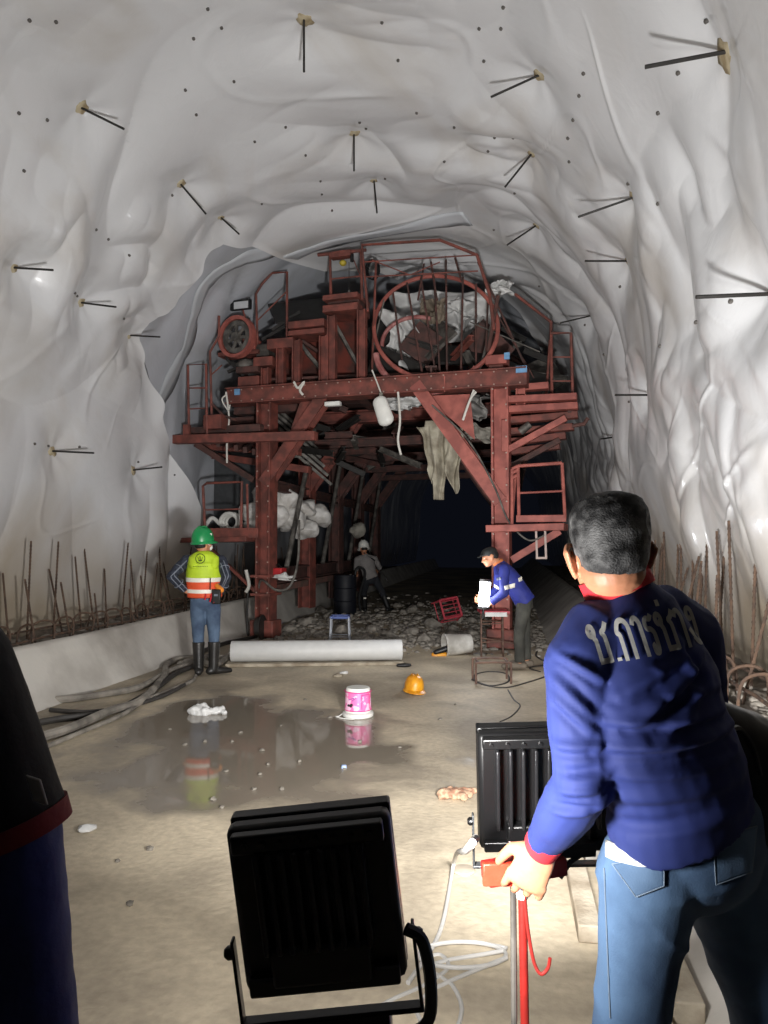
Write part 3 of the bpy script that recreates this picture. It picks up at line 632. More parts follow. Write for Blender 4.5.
# ---- right lower platform with its cage
pf = MB().bar(F(490, 529, -.05), F(566, 527, -.05), .7, .1).build('platform', REDL, gan, bevel=.006)
rectbox('toe_board', 516, 515, 566, 522, -.4, .03, REDL)
q = MB()
for (a, b) in (((512, 524), (512, 469)), ((519, 520), (518, 466)), ((565, 518), (562, 463)), ((512, 469), (518, 466)), ((518, 466), (562, 463)), ((519, 493), (564, 491)), ((512, 473), (518, 470)), ((512, 478), (518, 475))):
    q.tube([F(*a, -.38), F(*b, -.38)], .024 if a != (519, 493) else .015, 8)
for (a, b) in (((512, 524), (516, 470)), ((565, 518), (562, 466))): q.tube([F(*a, .35), F(*b, .35)], .02, 8)
q.build('platform_railing', REDL, gan)
MB().bar(F(512, 560, -.05), F(560, 531, -.05), .09, .1).build('platform_brace', REDL, gan)
q = MB()
for x in (536, 545): q.bar(F(x, 530, -.1), F(x+1, 558, -.1), .03, .03)
q.bar(F(536, 558, -.1), F(547, 558, -.1), .03, .03); q.build('hook_frame', mat('pale_primer', (200, 180, 172), .6), gan)
# ---- left lower platform
MB().bar(F(172, 541, .05), F(258, 539, .05), .8, .08).build('platform', RED, gan, bevel=.006)
rectbox('toe_board', 204, 528, 258, 538, -.3, .03, RED)
rail('platform_railing', [(205, 532), (203, 486), (207, 483), (242, 482), (241, 528)], -.3, r=.025, mids=(((205, 510), (242, 509), .012), ((248, 530), (247, 484), .022)))
MB().bar(F(206, 544, .1), F(256, 592, .1), .05, .05).build('platform_brace', RED, gan)
# curb rail under the left posts
MB().bar(V(xl-.1, 11.9, .78), V(xl-.1, 21.5, .78), .3, .12).build('sill_beam', mat('dusty_sill', (140, 96, 88), .8, scale=5, rgb2=(110, 90, 80)), gan)
# ---- cable pulley at the left end
cw = F(237, 337, -.05); ax = (FN+FX*.15).normalized()
wh = MB().lathe([(.33, -.05), (.36, -.06), (.36, .06), (.33, .05), (.3, .05), (.3, -.05), (.33, -.05)], cw, ax, 36, False).build('pulley_wheel', REDL, gan)
x1 = ax.orthogonal().normalized(); y1 = ax.cross(x1)
MB().lathe([(.28, -.03), (.29, .0), (.28, .03), (.2, .03), (.2, -.03), (.28, -.03)], cw, ax, 30, False).build('rim_ring', STEEL, wh)
for k in range(7):
    a = k*2*math.pi/7; d = x1*math.cos(a)+y1*math.sin(a); MB().bar(cw+d*.03, cw+d*.25, .05, .03, ax).build('spoke', STEEL, wh)
MB().lathe([(.07, -.07), (.07, .07)], cw, ax, 16).build('hub', STEEL, wh)
rectbox('motor_box', 246, 340, 258, 356, .1, .25, REDL); rectbox('motor_base', 222, 353, 262, 357, .05, .3, RED)
for (a, b) in (((226, 358), (244, 376)), ((232, 362), (262, 380)), ((240, 360), (252, 378)), ((228, 372), (256, 360))): MB().bar(F(*a, .1), F(*b, .15), .05, .05).build('motor_strut', DARK, gan)
MB().ell(F(246, 366, .15), (.16, .14, .13)).build('motor', STEEL, gan); rectbox('motor_base', 240, 368, 262, 374, .0, .3, REDD)
MB().lathe([(.14, -.12), (.14, .12)], F(266, 352, .25), FX, 16).build('winch_drum', STEEL, gan)
# ---- work lamp standing on the wheel guard
wl = rectbox('work_lamp', 231, 300, 251, 310, -.02, .06, BLACK); wl.parent = gan
MB().box(F(241, 305, -.03), (.135, .005, .06), (FX, FN, UP)).build('lamp_glass', mat('pale_lamp_glass', (196, 198, 200), .25, var=.05), wl)
MB().tube([F(243, 310, 0), F(245, 318, 0)], .015, 8).build('lamp_stem', RED, wl)

# ------------------------------------------------------------------ loose things on and in the gantry
def cable(name, pts, r, m, label, cat='cable', group=None, n=8):
    p = spline(pts, n); o = MB().tube(p, r, 8).build(name, m, loc=pts[0]); return tag(o, label, cat, group)
ROPE = mat('white_rope', (215, 212, 204), .8, var=.1)
cable('rope', [F(226, 392, -.3), F(229, 418, -.3), F(227, 440, -.3), F(227, 463, -.3)], .016, ROPE, 'frayed white rope hanging from the left end of the front beam', 'rope')
cable('rope', [F(226, 395, -.32), F(222, 400, -.35), F(228, 410, -.33), F(230, 405, -.3)], .012, ROPE, 'short white rope tail knotted beside the left beam end', 'rope')
cable('rope', [F(398, 392, -.2), F(400, 420, -.2), F(398, 440, -.2), F(401, 455, -.2)], .018, ROPE, 'white rope hanging under the middle of the front beam', 'rope')
cable('rope', [F(474, 390, -.2), F(468, 405, -.22), F(463, 420, -.2), F(470, 400, -.25), F(476, 392, -.22)], .018, ROPE, 'looped white rope tied near the right knee brace', 'rope')
cable('rope', [F(294, 382, -.3), F(298, 388, -.32), F(304, 382, -.3), F(300, 390, -.33), F(303, 395, -.3)], .02, ROPE, 'white rag tied in a bow on top of the front beam', 'rope')
cable('cable', [F(372, 370, -.2), F(378, 385, -.2), F(384, 402, -.2)], .012, ROPE, 'thin white flex holding up the white bottle under the beam')
bt = MB().limb([F(380, 402, -.3), F(386, 420, -.3)], [(.12, .09), (.13, .09)], side=FX).build('jerrycan', WHITEP, loc=F(384, 412, -.3)); tag(bt, 'white plastic can dangling beneath the front beam', 'can')
pp = F(381, 402, -.3); MB().lathe([(.03, 0), (.03, .06)], pp+V(0, 0, .08), (0, 0, 1), 12).build('can_cap', GREYC, bt)
lp = MB().box(F(333, 404, -.22), (.13, .05, .035), (FX, FN, UP)).build('junction_box', WHITEP, loc=F(333, 404, -.22), bevel=.01); tag(lp, 'small white junction box fixed under the front beam', 'box')
# coiled black cable on the top railing
cc_ = F(372, 270, .45); q = MB()
for j in range(4): q.tube([cc_+FX*(.1*math.cos(R(i*15))+.01*j)+UP*(.165*math.sin(R(i*15)))+FN*(-.04+.02*j) for i in range(24)], .009, 6, closed=True)
tag(q.build('cable_coil', BLACK, loc=cc_), 'coil of black cable hung on the top railing', 'cable')
# grey cloth hanging from the right knee
def cloth_fn(a, b):
    x = 416+58*a+ (b*10 if a > .5 else 6*b); wv = math.sin(a*17)*.09+math.sin(a*31+b*3)*.035
    bot = 470+ (30 if .3 < a < .55 else 12*math.sin(a*9)+ 14*a)
    xx = 428+38*a*(1-.15*b)+(-10*(1-b)**3 if a < .3 else 0); yy = 428+ (bot-428)*b - (6 if .2 < a < .7 else 0)*(1-b)
    p = F(xx, yy, .25); return p+FN*(wv*(.4+.6*b)-.1)+FX*.02*math.sin(b*9+a*5)
o = MB().sheet(cloth_fn, 46, 40).build('cloth', mat('dusty_tarp', (176, 170, 152), .9, scale=5, rgb2=(132, 124, 108)), loc=F(447, 430), sharp=0, solid=.012); tag(o, 'dusty beige tarp hanging in tatters beside the right knee brace', 'tarp')
def scrap(name, x0, y0, x1, y1, k, m, label, cat='cloth', sd=0, amp=.15):
    def fn(a, b):
        ex = 5*float(noise(b*3, sd, 0, 7)); ey = 4*float(noise(a*3, sd+2, 0, 8))
        p = F(x0+(x1-x0)*a+ex, y0+(y1-y0)*b+ey, k); return p+FN*(amp*float(fbm(a*3+sd, b*3, sd, 3, 3))*2)
    o = MB().sheet(fn, 26, 22).build(name, m, loc=F((x0+x1)/2, (y0+y1)/2, k), sharp=0, solid=.01); return tag(o, label, cat)
WSH = mat('torn_white_sheet', (214, 214, 212), .5, var=.12, scale=5)
scrap('torn_sheet', 388, 318, 418, 372, .8, WSH, 'torn white sheet crumpled inside the hooped cage, left part', 'sheet', 1, .3)
scrap('torn_sheet', 446, 300, 476, 326, 1.4, WSH, 'torn pale sheet behind the bars at the upper right of the cage', 'sheet', 2, .25)
scrap('torn_sheet', 452, 392, 486, 422, .7, mat('grey_sheet', (150, 148, 144), .8, scale=5), 'crumpled grey sheet stuffed behind the right knee brace', 'sheet', 3, .35)
scrap('grey_board', 466, 426, 492, 442, .4, GREYC, 'grey board edge showing below the right knee brace', 'board', 4, .05)
scrap('torn_sheet', 384, 396, 420, 412, 1.1, WSH, 'white sheet caught above the middle of the portal', 'sheet', 5, .2)
scrap('torn_sheet', 420, 296, 446, 318, 1.0, mat('tan_sheet', (140, 128, 112), .8, scale=4), 'tan sheet draped inside the top of the cage', 'sheet', 6, .2)
scrap('torn_sheet', 490, 280, 514, 294, .5, WSH, 'pale crumpled flap on top of the strut right of the cage', 'sheet', 7, .12)
scrap('torn_sheet', 386, 292, 498, 340, 1.7, WSH, 'broad white sheet added behind the hooped cage to catch light', 'sheet', 11, .22)  # added sheet: catches the floodlight so the upper cage reads brighter
# dark wreckage of form panels inside and behind the cage
wr = random.Random(3)
for i in range(46):
    a = (wr.uniform(385, 545), wr.uniform(336, 382)); b = (a[0]+wr.uniform(-34, 34), a[1]+wr.uniform(-20, 16)); k = wr.uniform(.6, 2.6)
    m = [DARK, REDD, STEEL, DARK, RED][i % 5]
    if i % 3 == 0: q = MB().box(F(*a, k), (wr.uniform(.2, .5), .025, wr.uniform(.2, .45)), [Vector(v) for v in (Matrix.Rotation(wr.uniform(-1, 1), 3, 'Y') @ Matrix.Rotation(wr.uniform(-.9, .9), 3, 'X')).transposed()])
    else: q = MB().ibeam(F(*a, k), F(*b, k+wr.uniform(-.8, .8)), .09, .1, t=.018)
    o = q.build('broken_panel' if i % 3 == 0 else 'broken_beam', m, loc=F(*a, k)); tag(o, ('bent form panel' if i % 3 == 0 else 'snapped steel member') + ' lying in the wreckage on the gantry deck', 'wreckage', 'wreckage on the gantry deck')
for i in range(60):
    a = (wr.uniform(278, 420), wr.uniform(404, 470)); b = (a[0]+wr.uniform(-44, 44), a[1]+wr.uniform(-24, 24)); k = wr.uniform(1.2, 6)
    if a[1] > 425 and a[0] > 385: continue
    o = MB().ibeam(F(*a, k), F(*b, k+wr.uniform(-.6, .6)), .09, .11, t=.02).build('loose_beam', [REDD, STEEL, DARK][i % 3], loc=F(*a, k)); tag(o, 'loose steel member stowed under the gantry deck', 'beam', 'loose members under the gantry deck')
# slanting channels below the left wing, pale and dusty
for i in range(6):
    o = MB().bar(F(262+i*3, 398+i*8, .8+.1*i), F(312+i*4, 440+i*9, 1.6), .16, .05).build('form_channel', STEEL, gan)
for i in range(3):
    MB().bar(F(264, 410+i*12, 2.0), F(318, 446+i*10, 3.0), .2, .06).build('form_channel', STEEL, gan)
# sacks and hose rolls on the left lower platform
SACK = mat('white_sack', (226, 224, 220), .85, scale=6, rgb2=(190, 186, 180))
sk = [((266, 497), 1.0, .26, 'white sack on top of the pile behind the left post'), ((284, 500), 1.3, .3, 'big white sack right of the left post'), ((252, 512), .9, .24, 'white sack under the top one, left of the post'), ((272, 516), 1.1, .28, 'white sack behind the left post, middle of the pile'), ((292, 520), 1.4, .28, 'white sack low in the pile, right of the post'), ((304, 508), 1.7, .26, 'white sack at the right end of the pile'), ((256, 524), .9, .2, 'flat white sack at the bottom left of the pile'), ((318, 518), 2.4, .28, 'grey white sack beyond the second post'), ((306, 530), 1.9, .26, 'sagging sack lowest at the right end of the pile')]
for i, (p, k, r_, lb) in enumerate(sk):
    c = F(*p, k); q = blob(MB().rock(c, r_, i+2, .75, 16), .035, 3, lambda co, no: .025*fbm(co[:, 0]*9, co[:, 1]*9, co[:, 2]*9, 3))
    tag(q.build('sack', SACK, loc=c, sharp=0), lb, 'sack', 'sacks on the left platform')
c = F(229, 522, .4); q = MB()
for j in range(4): q.tube([c+FX*((.17-.02*(j % 2))*math.cos(R(i*15)))+UP*((.15-.02*(j % 2))*math.sin(R(i*15)))+FN*(.05*j) for i in range(24)], .035, 8, closed=True)
tag(q.build('hose_roll', WHITEP, loc=c), 'white hose rolled into a ring on the left platform', 'hose')
c = F(212, 526, .5); tag(MB().tube(spline([F(205, 527, .3), F(212, 518, .4), F(220, 524, .4), F(225, 527, .3)], 8), .035, 8).build('hose', WHITEP, loc=c), 'white hose end looping behind the left platform railing', 'hose')
# a grey board behind the left platform
bd = MB().box(F(238, 500, 1.3), (.5, .03, .8), (FX, FN, UP)).build('panel', mat('dark_board', (70, 72, 74), .6), loc=F(232, 500, 1.6)); tag(bd, 'dark grey panel standing behind the left platform', 'panel')
# cables on the gantry
cable('cable', [F(258, 590, -.05), F(262, 580, -.1), F(276, 590, -.2), F(290, 586, -.1), F(298, 560, .0), F(299, 520, .1)], .02, STEEL, 'grey cable sagging in a loop past the left post', 'cable')
cable('cable', [F(247, 572, .1), F(248, 590, .1), F(247, 615, .1), F(248, 640, .1)], .02, DARK, 'dark cable hanging down left of the left post')
cable('cable', [F(246, 570, .0), F(249, 585, .0), F(246, 592, .0)], .03, ROPE, 'short white hose end hanging left of the left post', 'hose')
cable('cable', [F(432, 405, -.2), F(468, 440, -.22), F(494, 486, -.25), F(508, 520, -.25), F(528, 540, -.2), F(545, 535, -.1)], .014, STEEL, 'thin grey cable running down the right knee brace and post')
rb = MB().box(F(277, 572, .1), (.13, .1, .07), (FX, FN, UP)).build('toolbox', mat('red_box', (190, 45, 50), .5), loc=F(277, 572, .1), bevel=.015); tag(rb, 'small red toolbox on the sill beside the left post', 'box')
MB().tube([F(272, 568, .1), F(275, 565, .1), F(279, 565, .1), F(282, 568, .1)], .012, 6).build('handle', BLACK, rb)
rg = scrap('rag', 276, 576, 290, 581, -.05, WSH, 'white rag lying beneath the red toolbox', 'rag', 9, .05)
bg = blob(MB().rock(F(357, 530, 4.5), .17, 5, 1.0, 14), .03, 2); tag(bg.build('sack', GREYC, loc=F(357, 531, 4.5), sharp=0), 'pale sack hung on a far post above the white helmet', 'sack')
# ------------------------------------------------------------------ rubble
rr = random.Random(17)
rub = MB()
for i in range(2600):
    y = 10.4+abs(rr.gauss(0, 1))*4.2; x = rr.uniform(-4.2, .55)
    if y > 26: continue
    if y < 11.6 and x < -1.9 and rr.random() < .75: continue
    if y < 11.2 and rr.random() < .6: continue
    rub.rock((x, y, .0), rr.choice((.02, .03, .04, .06, .08)), i, .6, 6)
tag(rub.build('rubble', CONC, sharp=0), 'grey rubble strewn over the floor under the gantry', 'rubble', kind='stuff')
for (nm, x0, x1, z, lb) in (('ledge_debris', -5.5, -4.85, .48, 'broken concrete bits heaped on the left ledge'), ('stone_debris', 1.42, 1.8, .54, 'broken concrete bits heaped on the right ledge')):
    q = MB()
    for i in range(420): q.rock((rr.uniform(x0, x1), rr.uniform(4, 14), z), rr.choice((.02, .03, .045, .07)), i+60, .6, 6)
    tag(q.build(nm, CONC, sharp=0), lb, 'debris', kind='stuff')
protos = []
rk = random.Random(2)
spots = [(300, 640), (330, 648), (355, 640), (372, 632), (395, 628), (412, 634), (425, 642), (400, 644), (380, 617), (404, 614), (412, 612), (432, 628), (452, 632), (455, 622), (470, 636), (436, 614), (350, 618), (322, 612), (305, 625), (288, 632), (366, 646), (342, 634), (418, 620), (446, 612), (398, 607), (420, 606), (312, 634), (472, 622), (388, 638), (440, 643)]
for i, (px, py) in enumerate(spots):
    p = G(px, py); r_ = rk.choice((.08, .1, .13, .17))
    q = MB().rock((0, 0, 0), r_, i+300, .65, 12)
    o = q.build('rock', CONC, loc=(0, 0, 0), sharp=25); o.location = p+V(0, 0, r_*.25); tag(o, 'loose lump of broken concrete in the rubble under the gantry', 'rock', 'loose rocks under the gantry')
# pebbles in the foreground
pb = [(281, 726), (232, 742), (262, 751), (268, 765), (345, 770), (254, 790), (226, 772), (240, 733), (213, 800), (185, 745), (282, 790), (400, 748), (330, 718), (150, 850), (118, 862), (130, 905), (305, 700), (222, 808), (260, 775), (300, 762), (205, 742), (170, 730), (440, 720), (455, 705), (360, 742)]
for i, (px, py) in enumerate(pb):
    p = G(px, py); o = MB().rock((0, 0, 0), rk.uniform(.01, .022), i+500, .6, 8).build('pebble', mat('damp_stone', (128, 122, 112), .8), sharp=25); o.location = p+V(0, 0, .006); tag(o, 'little stone chip lying on the bare floor before the pipe', 'stone', 'stone chips on the floor')
# ------------------------------------------------------------------ white pipe on its timber
a, b = G(229, 667), G(402, 665); ctr = (a+b)/2; ax = (b-a).normalized(); r_ = .132
a = a+FWD*.13; b = b+FWD*.13
pp = MB().lathe([(r_-.03, .02), (r_-.005, 0), (r_, .01), (r_, (b-a).length-.01), (r_-.005, (b-a).length), (r_-.03, (b-a).length-.02)], a+V(0, 0, r_+.045), ax, 32).build('membrane_roll', mat('pale_roll', (206, 206, 204), .5, var=.06), loc=ctr); tag(pp, 'long white roll of sheeting lying across the floor', 'roll')
MB().lathe([(.05, -.005), (.05, (b-a).length+.005)], a+V(0, 0, r_+.045), ax, 16).build('core_tube', mat('cardboard', (150, 130, 104), .9), pp)
tk = MB().bar(a-FWD*.02-ax*.05+V(0, 0, .022), b+V(0, 0, .022)-FWD*.02, .3, .04).build('plank', WOOD, loc=ctr, bevel=.004); tag(tk, 'flat pale plank under the white roll', 'plank')
# ------------------------------------------------------------------ pink paint bucket upside down on its lid
PINK = bpy.data.materials.new('pink_label'); PINK.use_nodes = True
def label_mat(m):
    nt = m.node_tree; N, L = nt.nodes, nt.links; b_ = N['Principled BSDF']; b_.inputs['Roughness'].default_value = .35
    tc = N.new('ShaderNodeTexCoord'); vo = N.new('ShaderNodeTexNoise'); vo.inputs['Scale'].default_value = 14; L.new(tc.outputs['Object'], vo.inputs['Vector'])
    r = N.new('ShaderNodeValToRGB'); r.color_ramp.interpolation = 'CONSTANT'; e = r.color_ramp.elements; e[0].position = 0; e[0].color = (*lin((236, 118, 176)), 1); e[1].position = .52; e[1].color = (*lin((240, 190, 216)), 1)
    L.new(vo.outputs['Fac'], r.inputs['Fac']); L.new(r.outputs['Color'], b_.inputs['Base Color'])
label_mat(PINK)
c = G(358, 716)
bk = thing('paint_bucket', 'pink and white paint bucket standing on the floor', 'bucket', c)
MB().lathe([(.16, .0), (.172, .01), (.172, .045), (.15, .055)], c, n=32).build('lid', WHITEP, bk)
MB().lathe([(.135, .05), (.148, .06), (.135, .30), (.125, .318), (.02, .318)], c, n=32).build('pail', WHITEP, bk)
q = MB(); n = 40; vs = []
for z in (.085, .275):
    rr_ = .1485-.0525*(z-.06)/.24*.25+.002
    for i in range(n): vs.append(c+V(rr_*math.cos(2*math.pi*i/n), rr_*math.sin(2*math.pi*i/n), z))
q.add(vs, [(i, (i+1) % n, n+(i+1) % n, n+i) for i in range(n)]).build('label', PINK, bk, sharp=0)
for zz in (.08, .28): MB().tube([c+V(.147*math.cos(R(i*10)), .147*math.sin(R(i*10)), zz) for i in range(36)], .006, 6, closed=True).build('label_band', mat('strong_pink', (226, 60, 140), .4), bk)
d0 = -(c-V(0, 0, 0)).normalized(); d0.z = 0; d0.normalize(); sd = Vector((-d0.y, d0.x, 0))
def onb(a, z, r=.149): return c+(d0*math.cos(a)+sd*math.sin(a))*r+UP*z
for i, a in enumerate((.28, .98)): MB().tube([onb(a, .1), onb(a, .26)], .004, 6).build('label_line', MATS['strong_pink'], bk)
MB().tube([onb(.28, .255), onb(.62, .255), onb(.98, .255)], .004, 6).build('label_line', MATS['strong_pink'], bk)
for i, (a, z) in enumerate(((-.75, .14), (-.55, .135), (-.5, .15))): MB().ell(onb(a, z, .147), (.016, .016, .014)).build('label_spot', BLACK, bk)
MB().tube([onb(-.75, .2), onb(-.3, .225)], .005, 6).build('label_line', mat('violet_ink', (150, 90, 170), .4), bk); MB().tube([onb(-.45, .19), onb(-.15, .23)], .005, 6).build('label_line', MATS['violet_ink'], bk)
MB().tube(spline([c+V(-.165, 0, .03), c+V(-.2, -.06, .005), c+V(-.23, -.1, .008), c+V(-.14, -.17, .008), c+V(.0, -.2, .01)], 6), .006, 6).build('bail', WHITEP, bk)
bk.scale = (.82, .82, .82)
# ------------------------------------------------------------------ hard hats
def helmet(m, par, hc, fwd, up, sc=1.0, name='helmet', rim=True):
    fwd = (fwd-up*fwd.dot(up)).normalized(); sd = fwd.cross(up).normalized(); q = MB(); n = 28; vs = []; fs = []
    rows = [(1.0, -.02), (1.0, .02), (.98, .06), (.9, .1), (.75, .135), (.52, .158), (.25, .168), (.02, .172)]
    for (f_, h) in rows:
        for k in range(n):
            a = 2*math.pi*k/n; rd = .018*max(0, 1-abs(math.sin(a))*4)*(1 if f_ < .99 else 0)*(f_ > .2)
            vs.append(hc+(fwd*(.138*f_*math.cos(a))+sd*(.118*f_*math.sin(a))+up*(h+rd*.6))*sc)
    m_ = len(rows)
    for i in range(m_-1):
        for k in range(n): fs.append((i*n+k, i*n+(k+1) % n, (i+1)*n+(k+1) % n, (i+1)*n+k))
    fs.append(tuple((m_-1)*n+k for k in range(n)))
    # brim all round, long peak in front
    o = len(vs)
    for (ex, h) in ((0, .0), (1, -.022), (1, -.032)):
        for k in range(n):
            a = 2*math.pi*k/n; e = (.02+.045*max(0, math.cos(a))**2)*ex
            vs.append(hc+(fwd*((.138+e)*math.cos(a))+sd*((.118+e*.8)*math.sin(a))+up*(h if ex else .0))*sc)
    for i in range(2):
        for k in range(n): fs.append((o+i*n+k, o+i*n+(k+1) % n, o+(i+1)*n+(k+1) % n, o+(i+1)*n+k))
    for k in range(n): fs.append((o+2*n+k, o+2*n+(k+1) % n, (k+1) % n, k))
    q.add(vs, fs)
    for s in (-1, 1): q.tube([hc+(fwd*(.1*math.cos(t))+sd*(.035*s)+up*(.178*math.sin(t)))*sc for t in np.linspace(.45, 2.6, 10)], .008*sc, 6)
    return q.build(name, m, par, loc=None if par is not None else hc, sharp=50)
YEL = mat('yellow_plastic', (226, 160, 30), .4, rgb2=(200, 130, 20))
p = G(414, 692); hh = helmet(YEL, None, p+V(0, 0, .035), (RGT*.3-FWD).normalized(), (UP+RGT*.08).normalized(), .86, 'hard_hat'); tag(hh, 'yellow hard hat lying on the floor beyond the pink bucket', 'hard hat')
# ------------------------------------------------------------------ white pail on its side with a black and yellow tool
c = G(457, 655)+V(0, 0, .15); ax = (RGT*.93+FWD*.2+UP*.05).normalized()
pl = MB().lathe([(.02, .30), (.125, .30), (.13, .29), (.155, -.06), (.162, -.07), (.162, -.085), (.15, -.085), (.143, -.05), (.12, .27), (.02, .275)], c-ax*.1, ax, 32).build('pail', mat('old_white_pail', (206, 204, 198), .5, scale=5, rgb2=(160, 156, 148)), loc=G(457, 655)); tag(pl, 'dirty white pail lying on its side by the rubble', 'pail')
c = G(440, 656)+V(0, 0, .05)
tl = thing('grinder', 'black and yellow power tool in front of the fallen pail', 'tool', G(440, 656))
MB().limb([c-RGT*.06+UP*.0, c+RGT*.1+UP*.05], [.035, .04]).build('motor_body', BLACK, tl); MB().limb([c+RGT*.1+UP*.05, c+RGT*.14+UP*.1], [.03, .035]).build('gear_head', BLACK, tl); MB().limb([c-RGT*.1-UP*.03, c+RGT*.08-UP*.025], [(.03, .02), (.035, .02)]).build('handle', YEL, tl)
c = G(404, 667)+V(0, 0, .02); q = blob(MB().limb([c-RGT*.08, c, c+RGT*.08+UP*.005], [.02, .03, .018]), .008); tag(q.build('glove', BLACK, loc=c, sharp=0), 'small black glove lying right of the white roll', 'glove')
# little debris near the roll
for i, (px, py, lb) in enumerate(((338, 677, 'brown stick beside a scrap in front of the white roll'), (344, 674, 'small white scrap in front of the white roll'), (88, 831, 'crumpled white foil on the floor beside the left figure'))):
    c = G(px, py); q = MB().rock(c+V(0, 0, .015), .05 if i else .06, 40+i, .4, 10); tag(q.build('scrap', (WOOD, WSH, WSH)[i], loc=c, sharp=20), lb, 'scrap')
# white tissue clump in the puddle
c = G(208, 714); q = MB()
for (x_, y_, r_) in ((-.1, .0, .065), (-.06, .06, .06), (-.02, -.02, .05), (.05, .0, .045), (.1, .03, .05), (.15, -.01, .035)): q.rock(c+RGT*x_+FWD*y_+V(0, 0, r_*.5), r_, int(70+x_*90), .8, 12)
q = blob(q, .011, 1, lambda co, no: .028*(np.abs(fbm(co[:, 0]*16, co[:, 1]*16, co[:, 2]*16, 4, 3))-.2)); tag(q.build('tissue', WSH, loc=c, sharp=0), 'crumpled white tissue at the edge of the puddle', 'tissue')
# brown gloves/cloth near the right floodlight
c = G(453, 799); q = MB()
for i in range(5): q.limb([c+RGT*(-.07+.025*i)+V(0, 0, .028)+FWD*(.025*(i % 3)), c+RGT*(.0+.035*i)+FWD*(.07*math.sin(i*2.1))+V(0, 0, .03)], [(.036, .028), (.022, .016)])
q = blob(q, .008, 1, lambda co, no: .006*noise(co[:, 0]*70, co[:, 1]*70, co[:, 2]*70)); tag(q.build('glove', mat('dirty_glove', (176, 150, 124), .9, scale=25, rgb2=(132, 96, 76)), loc=c, sharp=0), 'dirty tan work glove left of the ribbed floodlight', 'glove')
# blue cap in puddle
c = G(344, 768); tag(MB().lathe([(.02, 0), (.018, .02), (.004, .024)], c, n=14).build('bottle_cap', mat('pale_blue', (170, 190, 225), .4), loc=c), 'tiny pale blue bottle cap on the wet floor', 'cap')
# ------------------------------------------------------------------ stools and stands
def stool(o, base, w, h, seat_m, leg_m, label, name='stool', tilt=None):
    t = thing(name, label, 'stool', base); 
    M = tilt or Matrix.Identity(3)
    def T(x, y, z): return base+M @ (RGT*x+FWD*y+UP*z)
    q = MB(); 
    for a, b in (((-1, -1), (1, -1)), ((1, -1), (1, 1)), ((1, 1), (-1, 1)), ((-1, 1), (-1, -1))): q.tube([T(a[0]*w/2, a[1]*w/2, h), T(b[0]*w/2, b[1]*w/2, h)], .022, 8)
    for i in range(5): q.bar(T(-w/2, -w/2+w*(i+.5)/5, h), T(w/2, -w/2+w*(i+.5)/5, h), w/8, .012)
    q.build('seat', seat_m, t)
    for a in (-1, 1):
        for b in (-1, 1): MB().tube(spline([T(a*w*.5, b*w*.5, h), T(a*w*.53, b*w*.53, h*.5), T(a*w*.58, b*w*.58, .015)], 3), .014, 8).build('leg', leg_m, t)
    q = MB()
    for a, b in (((-1, -1), (1, -1)), ((1, 1), (-1, 1)), ((-1, 1), (-1, -1)), ((1, -1), (1, 1))): q.tube([T(a[0]*w*.55, a[1]*w*.55, h*.3), T(b[0]*w*.55, b[1]*w*.55, h*.3)], .009, 6)
    q.build('stretcher', leg_m, t); return t
stool(0, G(340, 644), .27, .42, mat('blue_seat', (96, 112, 170), .5), mat('galvanised', (168, 172, 180), .4, metal=.5), 'steel stool with a blue seat standing in the rubble')
b0 = G(444, 625)+V(0, 0, .24)
stool(0, b0, .36, .34, mat('pinkish_red', (196, 70, 84), .5), mat('pinkish_red', (196, 70, 84)), 'red metal stool toppled over on the rubble', tilt=Matrix.Rotation(R(70), 3, RGT) @ Matrix.Rotation(R(18), 3, FWD) @ Matrix.Rotation(R(15), 3, UP))
bent = mat('brown_rebar', (110, 84, 70), .7, scale=14, rgb2=(82, 60, 52))
c = G(493, 657); t = thing('rebar_table', 'rough table of welded rebar in front of the man holding a lamp', 'table', c)
def TT(x, y, z): return c+RGT*x+FWD*y+UP*z
for (x, y) in ((-.16, 0), (.14, .0), (-.12, .32), (.18, .32)): MB().tube([TT(x, y, 0), TT(x*.98, y, .60)], .012, 7).build('leg', bent, t)
q = MB()
for z in (.2, .45): 
    for (a, b) in (((-.16, 0), (.14, 0)), ((.14, 0), (.18, .32)), ((.18, .32), (-.12, .32)), ((-.12, .32), (-.16, 0))): q.tube([TT(*a, z), TT(*b, z+.01)], .009, 6)
q.tube([TT(-.16, 0, .26), TT(.3, .05, .18)], .009, 6); q.build('brace', bent, t)
MB().box(TT(.03, .16, .615), (.2, .2, .015), (RGT, FWD, UP)).build('tabletop', mat('pinkish_red', (196, 70, 84)), t)
MB().box(TT(.04, -.03, .585), (.15, .01, .03), (RGT, FWD, UP)).build('apron', WSH, t)
c2 = G(494, 684); t = thing('rebar_trestle', 'low trestle of bent rebar on the floor before the rebar table', 'trestle', c2)
def T2(x, y, z): return c2+RGT*x+FWD*y+UP*z
for y in (0, .3): MB().tube(spline([T2(-.2, y, 0), T2(-.2, y, .2), T2(-.17, y, .235), T2(.16, y, .235), T2(.19, y, .2), T2(.19, y, 0)], 5), .013, 7).build('hoop', bent, t)
MB().tube([T2(-.17, 0, .235), T2(-.17, .3, .235)], .012, 7).build('spacer', bent, t); MB().tube([T2(.16, 0, .235), T2(.16, .3, .235)], .012, 7).build('spacer', bent, t)
